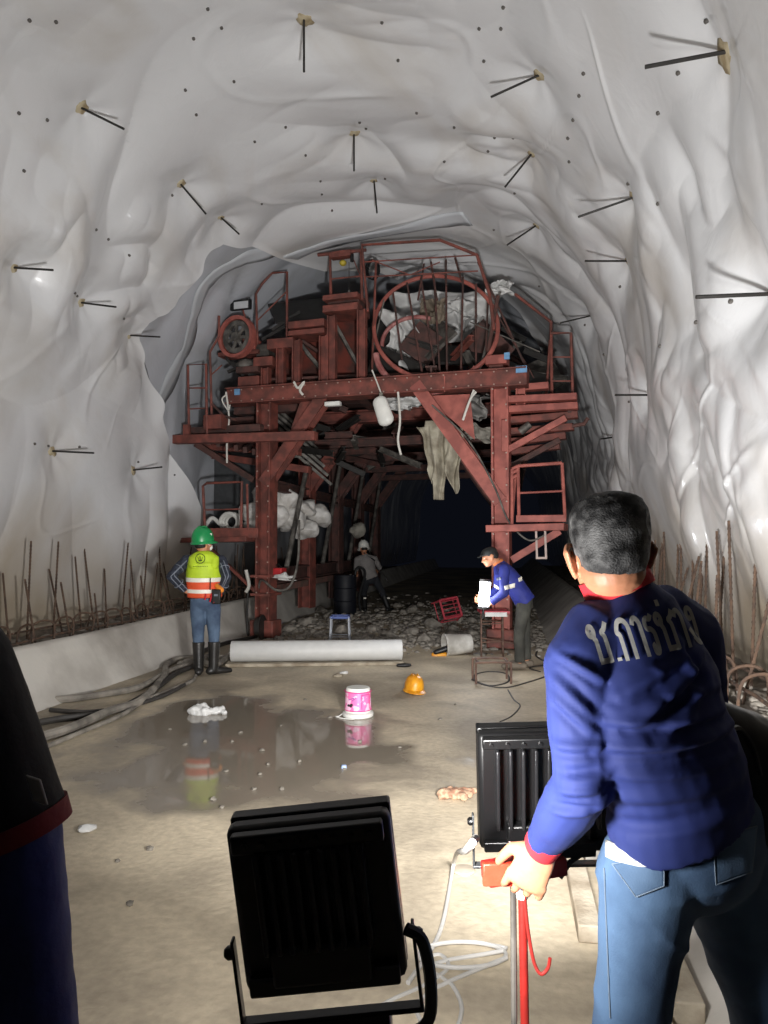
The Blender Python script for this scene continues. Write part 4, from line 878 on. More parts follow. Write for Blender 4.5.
# drum and hose in the dark beside the white-helmeted worker
c = G(345, 614); dr = thing('drum', 'dark blue drum standing in shade left of the crouching worker', 'drum', c)
MB().lathe([(.02, 0), (.24, 0), (.25, .02), (.25, .28), (.262, .29), (.25, .3), (.25, .56), (.262, .57), (.25, .58), (.25, .84), (.24, .86), (.02, .85)], c, n=28).build('shell', mat('dark_blue_drum', (17, 21, 32), .6), dr)
MB().lathe([(.03, .85), (.03, .875)], c+RGT*.12, n=12).build('bung', STEEL, dr)
p = G(355, 613); cable('hose', [p+V(0, 0, .02), p+V(-.03, 0, .5), p+UP*.95+RGT*.02, p+UP*1.0+RGT*.15, p+UP*.85+RGT*.22, p+UP*.4+RGT*.1, p+UP*.02+RGT*.12], .03, RUBBER, 'thick black hose looping up beside the dark drum', 'hose')
# ------------------------------------------------------------------ hoses along the left kicker
HOSE = mat('dusty_hose', (150, 144, 134), .75, scale=4, rgb2=(100, 95, 88)); HOSED = mat('dark_hose', (58, 55, 52), .6, scale=5)
hs = [([(30, 700), (60, 703), (100, 698), (140, 690), (170, 674), (200, 664), (236, 658)], .035, HOSE, 'thick dusty hose lying highest along the left kicker'),
      ([(20, 730), (60, 722), (110, 715), (150, 695), (176, 676), (196, 668)], .03, HOSED, 'dark hose second from the left kicker'),
      ([(30, 745), (70, 733), (110, 715), (140, 705), (164, 680), (166, 668), (180, 662), (210, 660)], .04, HOSE, 'pale thick hose bending up between the others on the left floor'),
      ([(40, 752), (80, 735), (120, 718), (150, 700), (190, 684), (196, 676)], .02, HOSE, 'thin pale hose nearest the puddle on the left floor'),
      ([(50, 712), (90, 714), (130, 708), (165, 697), (192, 682)], .02, HOSED, 'thin dark hose between the thick ones on the left floor'),
      ([(186, 648), (196, 655), (206, 652), (226, 645), (250, 640), (280, 632)], .03, HOSED, 'black hose passing behind the man in the green helmet'),
      ([(180, 668), (195, 664), (216, 668), (240, 650), (256, 644)], .045, HOSE, 'dusty pipe running from the hoses towards the left gantry foot')]
for (px, r_, m, lb) in hs: cable('hose', [G(*p)+V(0, 0, r_) for p in px], r_, m, lb, 'hose', 'hoses on the left floor')
# cables on the right
WIRE = mat('pale_grey_wire', (178, 176, 172), .5, var=.12)
cable('cable', [G(472, 680), G(490, 686), G(508, 682), G(506, 674), G(488, 672), G(474, 676), G(480, 684), G(505, 688), G(530, 682), G(548, 676)], .012, HOSED, 'dark cable loop on the floor below the low trestle')
cable('cable', [G(508, 690), G(514, 700), G(520, 706), G(512, 716), G(500, 722)], .008, HOSED, 'thin dark cable trailing from the trestle towards the floodlight')
cable('cable', [G(545, 640), G(536, 655), G(548, 664), G(530, 668), G(540, 672)], .014, HOSED, 'dark cable heap at the foot of the right kicker')
cable('cable', [P(476, 838, 1.72), P(466, 850, 1.8), G(455, 880)+V(0, 0, .1), G(444, 920)+V(0, 0, .008), G(432, 950)+V(0, 0, .008), G(408, 985)+V(0, 0, .008)], .009, WIRE, 'pale cable dropping from the ribbed floodlight to the floor')
def coil(cx, cy, rx, ry, n, z): return [G(cx+rx*math.cos(a), cy+ry*math.sin(a))+V(0, 0, z) for a in np.linspace(.3, .3+n*2*math.pi, int(n*14))]
cable('cable', [G(420, 1010), G(432, 990)]+coil(462, 958, 44, 13, 1.9, .012)+[G(430, 965), G(452, 985), G(462, 1010), G(452, 1040)], .008, WIRE, 'coil of pale grey cable on the floor beside the red stand', n=3)
cable('cable', [G(360, 1018), G(392, 1000), G(425, 985), G(448, 968), G(440, 955), G(420, 960)], .008, WIRE, 'pale cable running from the near floodlight to the coil')
cable('cable', [G(400, 1005), G(416, 1012), G(425, 1035)], .008, WIRE, 'short pale cable end left of the coil')
# ------------------------------------------------------------------ timbers at bottom right
def plank(p0, p1, w, h, m, label, z=0):
    a, b = Vector(p0), Vector(p1); a.z = b.z = h/2+z; o = MB().bar(a, b, w, h).build('plank', m, loc=(a+b)/2, bevel=.006); return tag(o, label, 'plank')
plank(G(574, 868), G(590, 944), .09, .07, WOOD, 'short pale timber on the floor left of the man in jeans')
plank(G(628, 880), G(690, 1035), .1, .1, WOOD, 'pale timber lying along the right kicker, between the jeans legs')
plank(G(676, 905), G(720, 990), .1, .08, mat('dark_timber', (92, 84, 76), .8), 'dark timber beside the pale one along the right kicker')
plank(G(640, 985), G(668, 1060), .07, .07, WOOD, 'narrow timber nearest the left jeans leg')
c = G(583, 872)+V(0, 0, .1); ja = thing('clamp', 'pale steel clamp lying on the short timber', 'clamp', c); MB().lathe([(.03, -.05), (.03, .05)], c, (1, .2, 0), 14).build('collar', STEEL, ja); MB().box(c+V(.05, 0, -.01), (.04, .03, .03)).build('jaw', STEEL, ja)
c = G(700, 930)+V(0, 0, .1); tag(MB().box(c, (.07, .05, .02), (RGT, FWD, UP)).build('wood_block', mat('pink_block', (190, 140, 132), .8), loc=c, bevel=.006), 'pinkish block wedged between the timbers by the kicker', 'block')
c = G(464, 872)+V(0, 0, .012); tag(MB().lathe([(.05, 0), (.055, .008), (.052, .016), (.02, .02)], c-V(0, 0, .012), n=24).build('tin_lid', mat('dull_tin', (176, 164, 146), .6), loc=c), 'round dull lid on the floor by the ribbed floodlight foot', 'lid')
# ------------------------------------------------------------------ people
SKIN = mat('skin', (188, 130, 98), .5, var=.12, scale=20, bump=.06, bscale=120); SKIN.node_tree.nodes['Principled BSDF'].inputs['Subsurface Weight'].default_value = .08
SKIN.node_tree.nodes['Principled BSDF'].inputs['Subsurface Radius'].default_value = (.012, .005, .003)
NAVY = mat('navy_polo', (27, 42, 104), .8, var=.2, scale=5, bump=.06, bscale=400)
JEANS = mat('blue_denim', (80, 108, 140), .85, scale=4, rgb2=(46, 68, 98), bump=.12, bscale=300)
REDC = mat('red_rib', (200, 36, 48), .8, var=.15, bump=.15, bscale=300)
HAIRM = mat('greying_hair', (118, 118, 118), .6, scale=26, rgb2=(26, 26, 27), bump=.3, bscale=260, thr=(.42, .72))
HAIRB = mat('black_hair', (26, 24, 23), .55, bump=.5, bscale=120)
def hand(mb, w, d, pn, thumb, curl=(28, 38, 26), sc=1.0, spread=.1, tcurl=.4):
    d = Vector(d).normalized(); pn = Vector(pn); pn = (pn-d*pn.dot(d)).normalized(); sd = d.cross(pn)*thumb   # sd points to the thumb side
    w = Vector(w); k = w+d*.092*sc
    mb.limb([w-d*.01, w+d*.035*sc, k], [(.028*sc, .02*sc), (.037*sc, .0165*sc), (.041*sc, .0135*sc)], side=sd)
    for i, (off, ln) in enumerate(((.034, .072), (.0115, .08), (-.0115, .074), (-.034, .058))):
        p = k-d*.008*sc+sd*off*sc; fd = (d+sd*(off*spread*22)*.2).normalized(); a = 0; pts = [p]
        for j, fr in enumerate((.45, .3, .25)):
            a += R(curl[j]+(2*i)); v = fd*math.cos(a)+pn*math.sin(a); pts.append(pts[-1]+v*ln*fr*sc)
        mb.limb(pts, [.0088*sc, .0084*sc, .0077*sc, .0066*sc], n=10)
    b = w+d*.025*sc+sd*.026*sc+pn*.006*sc; v1 = (d*.75+sd*.75+pn*.25).normalized(); v2 = (d*.95+sd*.15+pn*tcurl).normalized()
    mb.limb([b-sd*.01, b+v1*.034*sc, b+v1*.04*sc+v2*.03*sc, b+v1*.04*sc+v2*.052*sc], [.016*sc, .0125*sc, .0105*sc, .0085*sc], n=10)
def head(mb, c, f, up, sc=1.0):
    f = Vector(f).normalized(); up = Vector(up); up = (up-f*up.dot(f)).normalized(); s = f.cross(up)   # s: the person's right
    A = (s, f, up); c = Vector(c); at = lambda x, y, z: c+(s*x+f*y+up*z)*sc
    E = lambda p, r: mb.ell(at(*p), tuple(v*sc for v in r), A, 18)
    E((0, -.012, .028), (.074, .094, .082)); E((0, .02, -.01), (.066, .074, .09)); E((0, .035, -.062), (.05, .052, .05)); E((0, .066, -.09), (.028, .024, .024))
    E((0, -.025, -.03), (.063, .068, .06))
    for q in (-1, 1):
        E((q*.03, .082, .018), (.026, .014, .009)); E((q*.042, .068, -.025), (.024, .022, .02))
        # ear: rim and lobe, standing off the skull
        mb.limb([at(q*.069, .0, -.042), at(q*.079, -.008, -.02), at(q*.088, -.016, .008), at(q*.083, -.004, .022)], [(.008*sc, .005*sc), (.012*sc, .006*sc), (.017*sc, .006*sc), (.011*sc, .005*sc)], side=f, n=10)
        mb.ell(at(q*.066, .004, -.008), (.018*sc, .014*sc, .024*sc), A, 10)
    mb.limb([at(0, .086, .02), at(0, .1, -.012), at(0, .112, -.032)], [.009*sc, .012*sc, .013*sc], n=10); E((-.012, .1, -.036), (.011, .012, .009)); E((.012, .1, -.036), (.011, .012, .009))
    E((0, .09, -.058), (.024, .011, .006)); E((0, .088, -.07), (.022, .012, .007))
    return s, f, up, at
def person(J, label, shoes=None, vox=.0075, curlL=(28, 38, 26), curlR=(28, 38, 26), bulk=1.0, hsc=1.0):
    """body as one skin; J holds joints in camera-side metres (right, ahead, height)"""
    W = {k: C(*v) for k, v in J.items() if not k.startswith('_')}
    D = {k[1:]: C(*v) for k, v in J.items() if k.startswith('_')}
    mb = MB(); b = bulk; sh = (W['shr']-W['shl']).normalized(); hp = (W['hpr']-W['hpl']).normalized()
    mb.limb([W['pv'], W['pv'].lerp(W['ws'], .5), W['ws'], W['ch'], W['nk']-(W['nk']-W['ch']).normalized()*.03], [(.15*b, .105*b), (.155*b, .105*b), (.142*b, .1*b), (.155*b, .112*b), (.075, .06)], side=sh)
    mb.limb([W['nk']-(W['nk']-W['ch']).normalized()*.04, W['nk'], W['hd']-(W['hd']-W['nk']).normalized()*.03], [.06, .054, .052])
    s, f, up, at = head(mb, W['hd'], D['face'], D.get('up', Vector((0, 0, 1))))
    for q in 'lr':
        S, E, Wr = W['sh'+q], W['el'+q], W['wr'+q]
        mb.limb([W['nk'].lerp(W['ch'], .25), S], [.055, .056]); mb.limb([S, S.lerp(E, .5), E], [.054*b, .046*b, .038*b]); mb.limb([E, E.lerp(Wr, .35), Wr], [.039*b, .038*b, .026])
        H, K, A = W['hp'+q], W['kn'+q], W['an'+q]
        mb.limb([H, H.lerp(K, .5), K, K.lerp(A, .35), A], [.080*b, .060*b, .048*b, .047*b, .036])
        t = D['ft'+q].normalized(); mb.limb([A-t*.03+UP*(-.04), A+t*.06-UP*.045, A+t*.15-UP*.05], [(.03, .028), (.038, .025), (.036, .016)], side=t.cross(UP))
        hand(mb, Wr, D['hd'+q], D['pm'+q], (1 if q == 'r' else -1), curlL if q == 'l' else curlR, hsc)
    base = (W['anl']+W['anr'])/2; base.z = 0
    q = blob(mb, vox, 3)
    o = q.build('person', SKIN, loc=base, sharp=0); tag(o, label, 'person')
    for sgn in (-1, 1):
        MB().ell(at(sgn*.03, .082, .002), (.012, .008, .007), (s, f, up), 10).build('eye', mat('eye_white', (220, 214, 206), .2, var=.05), o)
    return o, W, D, (s, f, up, at)
def garment(mb, name, m, par, vox, sm=3, disp=None, sharp=0):
    return blob(mb, vox, sm, disp).build(name, m, par, sharp=sharp)
def seg_dist(co, a, b):
    a = np.array(a); b = np.array(b); d = b-a; t = np.clip(((co-a) @ d)/(d @ d), 0, 1); return np.linalg.norm(co-(a+t[:, None]*d), axis=1), t

# ---------------- man in the navy polo, back to the camera
J = dict(hd=(.455, 1.50, 1.553), nk=(.476, 1.505, 1.478), ch=(.535, 1.50, 1.245), ws=(.595, 1.53, 1.06), pv=(.630, 1.55, .95),
         shl=(.384, 1.45, 1.345), shr=(.668, 1.635, 1.378), ell=(.384, 1.44, 1.115), elr=(.735, 1.72, 1.13), wrl=(.335, 1.585, .945), wrr=(.70, 1.90, 1.0),
         hpl=(.530, 1.51, .90), hpr=(.708, 1.60, .90), knl=(.472, 1.52, .48), knr=(.835, 1.65, .49), anl=(.49, 1.50, .09), anr=(.87, 1.66, .09),
         _face=(.06, .99, -.06), _up=(-.03, .06, 1), _hdl=(-.34, .22, -.90), _pml=(.25, .95, -.1), _hdr=(-.7, .6, -.1), _pmr=(-.2, -.3, -.9), _ftl=(-.2, 1, 0), _ftr=(.35, 1, 0))
man, W, D, (hs_, hf, hu, hat) = person(J, 'man in navy polo and jeans, seen from behind, gripping the red stand', vox=.004, curlL=(13, 34, 22), hsc=1.08)
# hair
q = MB(); q.limb([hat(0, -.02, -.0), hat(0, -.018, .04), hat(0, -.015, .082), hat(0, -.012, .103), hat(0, -.01, .114)], [(.072, .086), (.0785, .096), (.0775, .094), (.068, .082), (.046, .056)], side=hs_, n=24, caps=(0, 0)); q.ell(hat(0, -.040, .0), (.067, .068, .062), (hs_, hf, hu), 24)
for s in (-1, 1): q.limb([hat(s*.064, .016, .03), hat(s*.064, -.004, .005)], [(.016, .008), (.016, .007)], side=hf)
hair = garment(q, 'hair', HAIRM, man, .005, 3, lambda co, no: .0011*noise(co[:, 0]*150, co[:, 1]*150, co[:, 2]*70, 3)-.0035*np.clip((np.array(hat(0, 0, -.055)) [2]-co[:, 2])*60, 0, 1))
# shirt
q = MB(); sh = (W['shr']-W['shl']).normalized(); nd = (W['nk']-W['ch']).normalized()
hem = W['pv'].lerp(W['ws'], .58)
q.limb([hem, W['pv'].lerp(W['ws'], .82), W['ws']+UP*.04, W['ch']-UP*.03, W['ch']+nd*.05, W['nk']-nd*.035, W['nk']+nd*.005], [(.172, .130), (.168, .128), (.164, .122), (.172, .125), (.175, .125), (.112, .092), (.068, .066)], side=sh, n=28, caps=(0, 0))
for k in 'lr':
    S, E, Wr = W['sh'+k], W['el'+k], W['wr'+k]
    q.limb([W['nk'].lerp(W['ch'], .30), S.lerp(W['nk'], .4), S], [.07, .072, .072]); q.limb([S, S.lerp(E, .5), E], [.072, .066, .058]); q.limb([E, E.lerp(Wr, .5), Wr-(Wr-E).normalized()*.012], [.058, .053, .041], caps=(1, 0))
px2 = lambda x, y, d=1.42: P(x, y, d)
folds = [((600, 716), (722, 708), .007, .010), ((592, 742), (735, 726), .008, .011), ((610, 762), (725, 744), -.006, .012), ((660, 690), (720, 684), .004, .01),
         ((612, 690), (690, 640), .006, .011), ((622, 716), (700, 652), .008, .012), ((640, 728), (692, 672), -.007, .012), ((655, 660), (700, 640), -.005, .01), ((690, 690), (672, 640), .006, .012),
         ((556, 652), (590, 672), .005, .008), ((552, 664), (586, 700), -.005, .01), ((548, 690), (580, 720), .005, .01), ((560, 770), (592, 756), -.006, .01), ((556, 790), (590, 776), .006, .01), ((552, 808), (584, 796), -.005, .009), ((548, 745), (585, 735), .005, .01),
         ((600, 800), (740, 772), .004, .014), ((612, 830), (735, 792), -.004, .014)]
def shirt_disp(co, no):
    d = .005*fbm(co[:, 0]*7, co[:, 1]*7, co[:, 2]*9, 31, 3)+.0014*noise(co[:, 0]*30, co[:, 1]*30, co[:, 2]*30, 8)
    r = np.array([tuple(ray(384, 542))])  # folds live on the surface: measure across the view of the back
    for (a, b, h, w) in folds:
        A, B = P(*a, 1.42), P(*b, 1.46); h = h*1.7; ax = np.array((RGT.x, RGT.y, 0)); az = np.array((0, 0, 1)); ay = np.array((FWD.x, FWD.y, 0))
        # distance in the plane of the back only
        c2 = np.stack([co @ ax, co[:, 2]], 1); k = 1.0
        a2 = np.array([np.dot(A, ax), A.z]); b2 = np.array([np.dot(B, ax), B.z])
        dd = b2-a2; t = np.clip(((c2-a2) @ dd)/(dd @ dd), 0, 1); dist = np.linalg.norm(c2-(a2+t[:, None]*dd), axis=1)
        face = np.clip(-(no @ ay)*2.0, 0, 1)
        sg = (dd[0]*(c2[:, 1]-a2[1])-dd[1]*(c2[:, 0]-a2[0]))/np.linalg.norm(dd)
        d = d+face*(h*np.exp(-(dist/w)**2)-.8*h*np.exp(-(((dist)/w-1.6)/.8)**2)*(sg < 0))*np.sin(np.clip(t, .05, .95)*math.pi)**.5
    return d
shirt = garment(q, 'shirt', NAVY, man, .0055, 3, shirt_disp)
# collar, cuffs
def ring(c, ax, side, ra, rb, h, th, m, par, name, n=36, tilt=None):
    ax = Vector(ax).normalized(); side = (Vector(side)-ax*Vector(side).dot(ax)).normalized(); y = ax.cross(side); vs = []; fs = []
    prof_ = [(-h/2, 0), (-h/2, th), (h/2, th*.8), (h/2, 0)]
    for i in range(n):
        a = 2*math.pi*i/n
        for (z, e) in prof_: vs.append(Vector(c)+side*((ra+e)*math.cos(a))+y*((rb+e)*math.sin(a))+ax*z)
    for i in range(n):
        j = (i+1) % n
        for k in range(4): fs.append((i*4+k, i*4+(k+1) % 4, j*4+(k+1) % 4, j*4+k))
    return MB().add(vs, fs).build(name, m, par, sharp=60)
ring(W['nk']+nd*.02, nd-RGT*.16+FWD*.10, sh, .064, .064, .046, .008, REDC, shirt, 'collar')['label'] = 'red collar'
for k in 'lr':
    E, Wr = W['el'+k], W['wr'+k]; a = (Wr-E).normalized(); ring(Wr-a*.012, a, FWD, .036, .033, .04, .006, REDC, shirt, 'cuff')['label'] = 'red cuff'
# lettering on the back
GREYL = mat('grey_print', (168, 168, 164), .7, var=.12, scale=60)
def bvh_of(o):
    l = Vector(o['_o']); return BVHTree.FromPolygons([v.co+l for v in o.data.vertices], [tuple(p.vertices) for p in o.data.polygons])
bv = bvh_of(shirt)
# the back is turned: project along its normal
pj = (FWD*.93+RGT*.28-UP*.1).normalized()
def on_back(px, py):
    r = ray(px, py).normalized(); h = bv.ray_cast(EYE, r, 5)[0]; return h if h is not None else P(px, py, 1.42)
CH = [[(.30, .80), (.22, .72), (.12, .74), (.08, .84), (.16, .94), (.28, .93), (.34, .82), (.30, .66), (.36, .56), (.36, .10)], [(.28, .09), (.84, .09)], [(.80, .04), (.80, .62), (.70, .76), (.84, .84), (.98, 1.0)]]
KO = [[(.2, .0), (.2, .58), (.06, .70), (.22, .92), (.48, .97), (.70, .88), (.78, .70), (.78, .0)]]
AA = [[(.06, .80), (.2, .93), (.45, .95), (.66, .84), (.7, .66), (.7, .0)]]
RO = [[(.82, .98), (.62, .88), (.36, .90), (.16, .82), (.2, .66), (.55, .62), (.74, .50), (.74, .2), (.62, .06), (.42, .08), (.4, .22), (.56, .26)]]
NG = [[(.62, .72), (.46, .68), (.36, .80), (.44, .94), (.62, .95), (.74, .80), (.74, .30), (.66, .09), (.5, .09), (.32, .28), (.14, .46)], [(.5, .09), (.72, .09)]]
word = [(CH, 20, 1), ([[(.5, .03), (.5, .11)]], 7, 0), (KO, 16, 0), (AA, 11, 0), (RO, 11, 0), (CH, 20, 2), (AA, 11, 0), (NG, 16, 0)]
A, B = on_back(596, 667), on_back(703, 642); ex = B-A; tot = sum(w_ for _, w_, _ in word); ey = (UP-RGT*.30).normalized(); hgt = .079; vs = []; fs = []; x0 = 0
def put(p2):
    p = A+ex*p2[0]+ey*(hgt*p2[1]); h = bv.ray_cast(p-pj*.5, pj, 1.5); return (h[0]-pj*.0045) if h[0] is not None else p
for (gl, w_, k) in word:
    g2 = gl+([[(.42, 1.14), (.42, 1.30)]] if k == 2 else [])
    for st in g2:
        pl2 = [Vector((x0/tot+q[0]*w_/tot, q[1], 0)) for q in st]; sc_ = ex.length/hgt
        pl2 = [Vector((p.x*sc_, p.y, 0)) for p in pl2]; pl2 = spline(pl2, 7) if len(pl2) > 2 else [pl2[0].lerp(pl2[1], t) for t in np.linspace(0, 1, 9)]
        o0 = len(vs); hw = .068 if k or gl is not word[1][0] else .075
        for i, p in enumerate(pl2):
            t = (pl2[min(i+1, len(pl2)-1)]-pl2[max(i-1, 0)]).normalized(); n_ = Vector((-t.y, t.x, 0))
            for e in (-1, -.33, .33, 1): q = p+n_*(hw*e); vs.append(put((q.x/sc_, q.y)))
        fs += [(o0+i*4+c, o0+i*4+c+1, o0+(i+1)*4+c+1, o0+(i+1)*4+c) for i in range(len(pl2)-1) for c in range(3)]
    x0 += w_
MB().add(vs, fs).build('lettering', GREYL, shirt, sharp=0)['label'] = 'grey Thai lettering across the back'
# white undershirt at the hem
# jeans
q = MB(); q.limb([W['pv']+UP*.0, W['pv']+UP*.03, W['pv'].lerp(W['ws'], .62)], [(.165, .122), (.166, .122), (.156, .114)], side=(W['hpr']-W['hpl']), n=24)
for k in 'lr':
    H, K, A_ = W['hp'+k], W['kn'+k], W['an'+k]; q.limb([H+UP*.02, H.lerp(K, .35), H.lerp(K, .7), K, K.lerp(A_, .5), A_-UP*.02], [.098, .080, .066, .062, .062, .062], n=20, caps=(1, 0))
def jean_disp(co, no): return .006*fbm(co[:, 0]*5, co[:, 1]*5, co[:, 2]*7, 12, 3)+.006*(1-np.abs(noise(co[:, 0]*6+co[:, 2]*7, co[:, 1]*6-co[:, 2]*4, co[:, 2]*5, 14)))**3
jeans = garment(q, 'jeans', JEANS, man, .007, 3, jean_disp)
jb = bvh_of(jeans); ST = mat('pale_stitching', (112, 128, 146), .8, var=.1); JD = mat('pocket_denim', (88, 114, 144), .85, scale=5, rgb2=(62, 86, 114), bump=.15, bscale=300)
def on_j(px, py, e=.003):
    r = ray(px, py).normalized(); h, n_, i, d = jb.ray_cast(EYE, r, 5); return (h-r*e) if h is not None else P(px, py, 1.45)
def pocket(poly):
    # a patch pocket: grid laid on the jeans, closed by a hem of stitching
    (a, b, c, d) = poly; N_ = 14; vs = [on_j(*(np.array(a)*(1-u)*(1-v)+np.array(b)*u*(1-v)+np.array(c)*u*v+np.array(d)*(1-u)*v)) for v in np.linspace(0, 1, N_+1) for u in np.linspace(0, 1, N_+1)]
    fs = [(j*(N_+1)+i, j*(N_+1)+i+1, (j+1)*(N_+1)+i+1, (j+1)*(N_+1)+i) for j in range(N_) for i in range(N_)]
    pk = MB().add(vs, fs).build('pocket', JD, jeans, sharp=0, solid=.003)
    o_ = MB(); pl = [a, b, c, d, a]
    for i in range(4): o_.tube([on_j(*(np.array(pl[i])*(1-t)+np.array(pl[i+1])*t), .005) for t in np.linspace(0, 1, 10)], .0012, 5)
    o_.build('stitching', ST, pk)
ux = np.linspace(606, 700, 30); uy = np.interp(ux, [596, 615, 640, 670, 700], [843, 852, 858, 858, 850]); vs = [on_j(x_, y_+dy, .004) for dy in (-8, 0, 6, 9) for x_, y_ in zip(ux, uy)]
MB().add(vs, [(j*30+i, j*30+i+1, (j+1)*30+i+1, (j+1)*30+i) for j in range(3) for i in range(29)]).build('undershirt', mat('white_undershirt', (220, 220, 214), .85, var=.1), man, sharp=0, solid=.004)['label'] = 'white undershirt edge below the polo'
pocket(((612, 864), (664, 856), (664, 886), (636, 897))); pocket(((713, 838), (757, 826), (752, 872), (716, 885)))
MB().tube([on_j(604+t*6, 868+t*150) for t in np.linspace(0, 1, 24)], .0014, 5).build('side_seam', ST, jeans)
sm = MB()
for k in 'lr':
    A_ = W['an'+k]; t = D['ft'+k].normalized(); sm_ = MB(); sm_.limb([A_-t*.045-UP*.05, A_+t*.08-UP*.05, A_+t*.19-UP*.055], [(.042, .042), (.05, .038), (.042, .028)], side=t.cross(UP)); sm_.limb([A_-t*.02+UP*.01, A_-t*.03-UP*.05], [.046, .048])
    garment(sm_, 'shoe', mat('brown_shoe', (70, 46, 40), .6), man, .008)
# black bag at the right hip
q = MB(); c = P(748, 770, 1.66); q.limb([P(722, 722, 1.6), P(740, 735, 1.64), P(757, 782, 1.66), P(764, 816, 1.66)], [(.04, .05), (.07, .07), (.095, .085), (.09, .08)], side=RGT, caps=(1, 1))
bag = blob(q, .009, 3, lambda co, no: .006*fbm(co[:, 0]*12, co[:, 1]*12, co[:, 2]*12, 5, 3)).build('shoulder_bag', BLACK, loc=c, sharp=0)
MB().tube(spline([P(724, 735, 1.50), P(738, 728, 1.55), P(752, 745, 1.56), P(760, 775, 1.56)], 6), .006, 6).build('piping', RUBBER, bag)
tag(bag, 'black cloth bag bulging at the right hip of the man in navy', 'bag')

# ---------------- dark figure at the left edge
J = dict(hd=(-.86, 1.17, 1.63), nk=(-.84, 1.15, 1.50), ch=(-.83, 1.15, 1.29), ws=(-.82, 1.15, 1.10), pv=(-.82, 1.15, .97), shl=(-1.03, 1.18, 1.41), shr=(-.645, 1.13, 1.40), ell=(-1.1, 1.15, 1.13), elr=(-.56, 1.14, 1.15), wrl=(-1.05, 1.32, .95), wrr=(-.53, 1.17, .79),
         hpl=(-.91, 1.15, .9), hpr=(-.73, 1.15, .9), knl=(-.92, 1.16, .49), knr=(-.72, 1.16, .49), anl=(-.93, 1.13, .09), anr=(-.71, 1.13, .09),
         _face=(.15, 1, -.05), _hdl=(0, .2, -1), _pml=(1, 0, 0), _hdr=(-.02, .15, -1), _pmr=(-1, .2, 0), _ftl=(-.2, 1, 0), _ftr=(.2, 1, 0))
pl_, W, D, (hs_, hf, hu, hat) = person(J, 'dark silhouetted person at the left edge in a black polo with red sleeve hem', vox=.007)
q = MB(); q.ell(hat(0, -.018, .034), (.081, .098, .09), (hs_, hf, hu), 20); q.ell(hat(0, -.042, -.004), (.073, .07, .07), (hs_, hf, hu), 20); garment(q, 'hair', HAIRB, pl_, .007)
BLKC = mat('black_cloth', (20, 20, 22), .85, var=.3); BLUC = mat('blue_sleeve', (30, 44, 104), .8, var=.2)
sh = (W['shr']-W['shl']).normalized(); nd = (W['nk']-W['ch']).normalized(); q = MB()
q.limb([W['pv']-UP*.06, W['ws'], W['ch'], W['ch']+nd*.08, W['nk']-nd*.03, W['nk']], [(.19, .14), (.185, .135), (.19, .135), (.18, .125), (.11, .09), (.07, .065)], side=sh, n=26, caps=(0, 0))
for k in 'lr':
    S, E = W['sh'+k], W['el'+k]; q.limb([W['nk'].lerp(W['ch'], .25), S], [.07, .074]); q.limb([S, S.lerp(E, .5), E+(S-E).normalized()*.0], [.076, .078, .08], caps=(1, 0))
shx = garment(q, 'shirt', BLKC, pl_, .008, 3, lambda co, no: .006*fbm(co[:, 0]*8, co[:, 1]*8, co[:, 2]*8, 5, 3))
for k in 'lr':
    S, E = W['sh'+k], W['el'+k]; a = (E-S).normalized(); ring(E-a*.0, a, FWD, .074, .074, .03, .008, mat('dark_red_rib', (110, 20, 30), .85), shx, 'sleeve_hem')['label'] = 'red sleeve hem'
q = MB()
for k in 'lr':
    E, Wr = W['el'+k], W['wr'+k]; a = (Wr-E).normalized(); q2 = MB().limb([E-a*.05, E.lerp(Wr, .3), Wr-a*.01], [.062, .066, .06], caps=(1, 0)); garment(q2, 'undersleeve', BLUC, pl_, .008, 3, lambda co, no: .005*fbm(co[:, 0]*14, co[:, 1]*14, co[:, 2]*14, 5, 3))
E, S = W['elr'], W['shr']; c = P(37, 790, 1.06); MB().box(c, (.011, .003, .019), (RGT*.95-UP*.3, FWD, UP*.95+RGT*-.3)).build('care_tag', mat('grey_tag', (130, 130, 128), .7), shx, bevel=.002)
q = MB(); q.limb([W['pv']-UP*.05, W['pv']+UP*.1], [(.17, .13), (.17, .125)], side=sh)
for k in 'lr': q.limb([W['hp'+k]+UP*.02, W['kn'+k], W['an'+k]-UP*.02], [.11, .09, .08], caps=(1, 0))
garment(q, 'trousers', BLUC, pl_, .01)
for k in 'lr':
    A_ = W['an'+k]; t = D['ft'+k].normalized(); s_ = MB().limb([A_-t*.045-UP*.05, A_+t*.08-UP*.05, A_+t*.19-UP*.055], [(.042, .042), (.05, .038), (.042, .028)], side=t.cross(UP)); garment(s_, 'shoe', BLACK, pl_, .01)

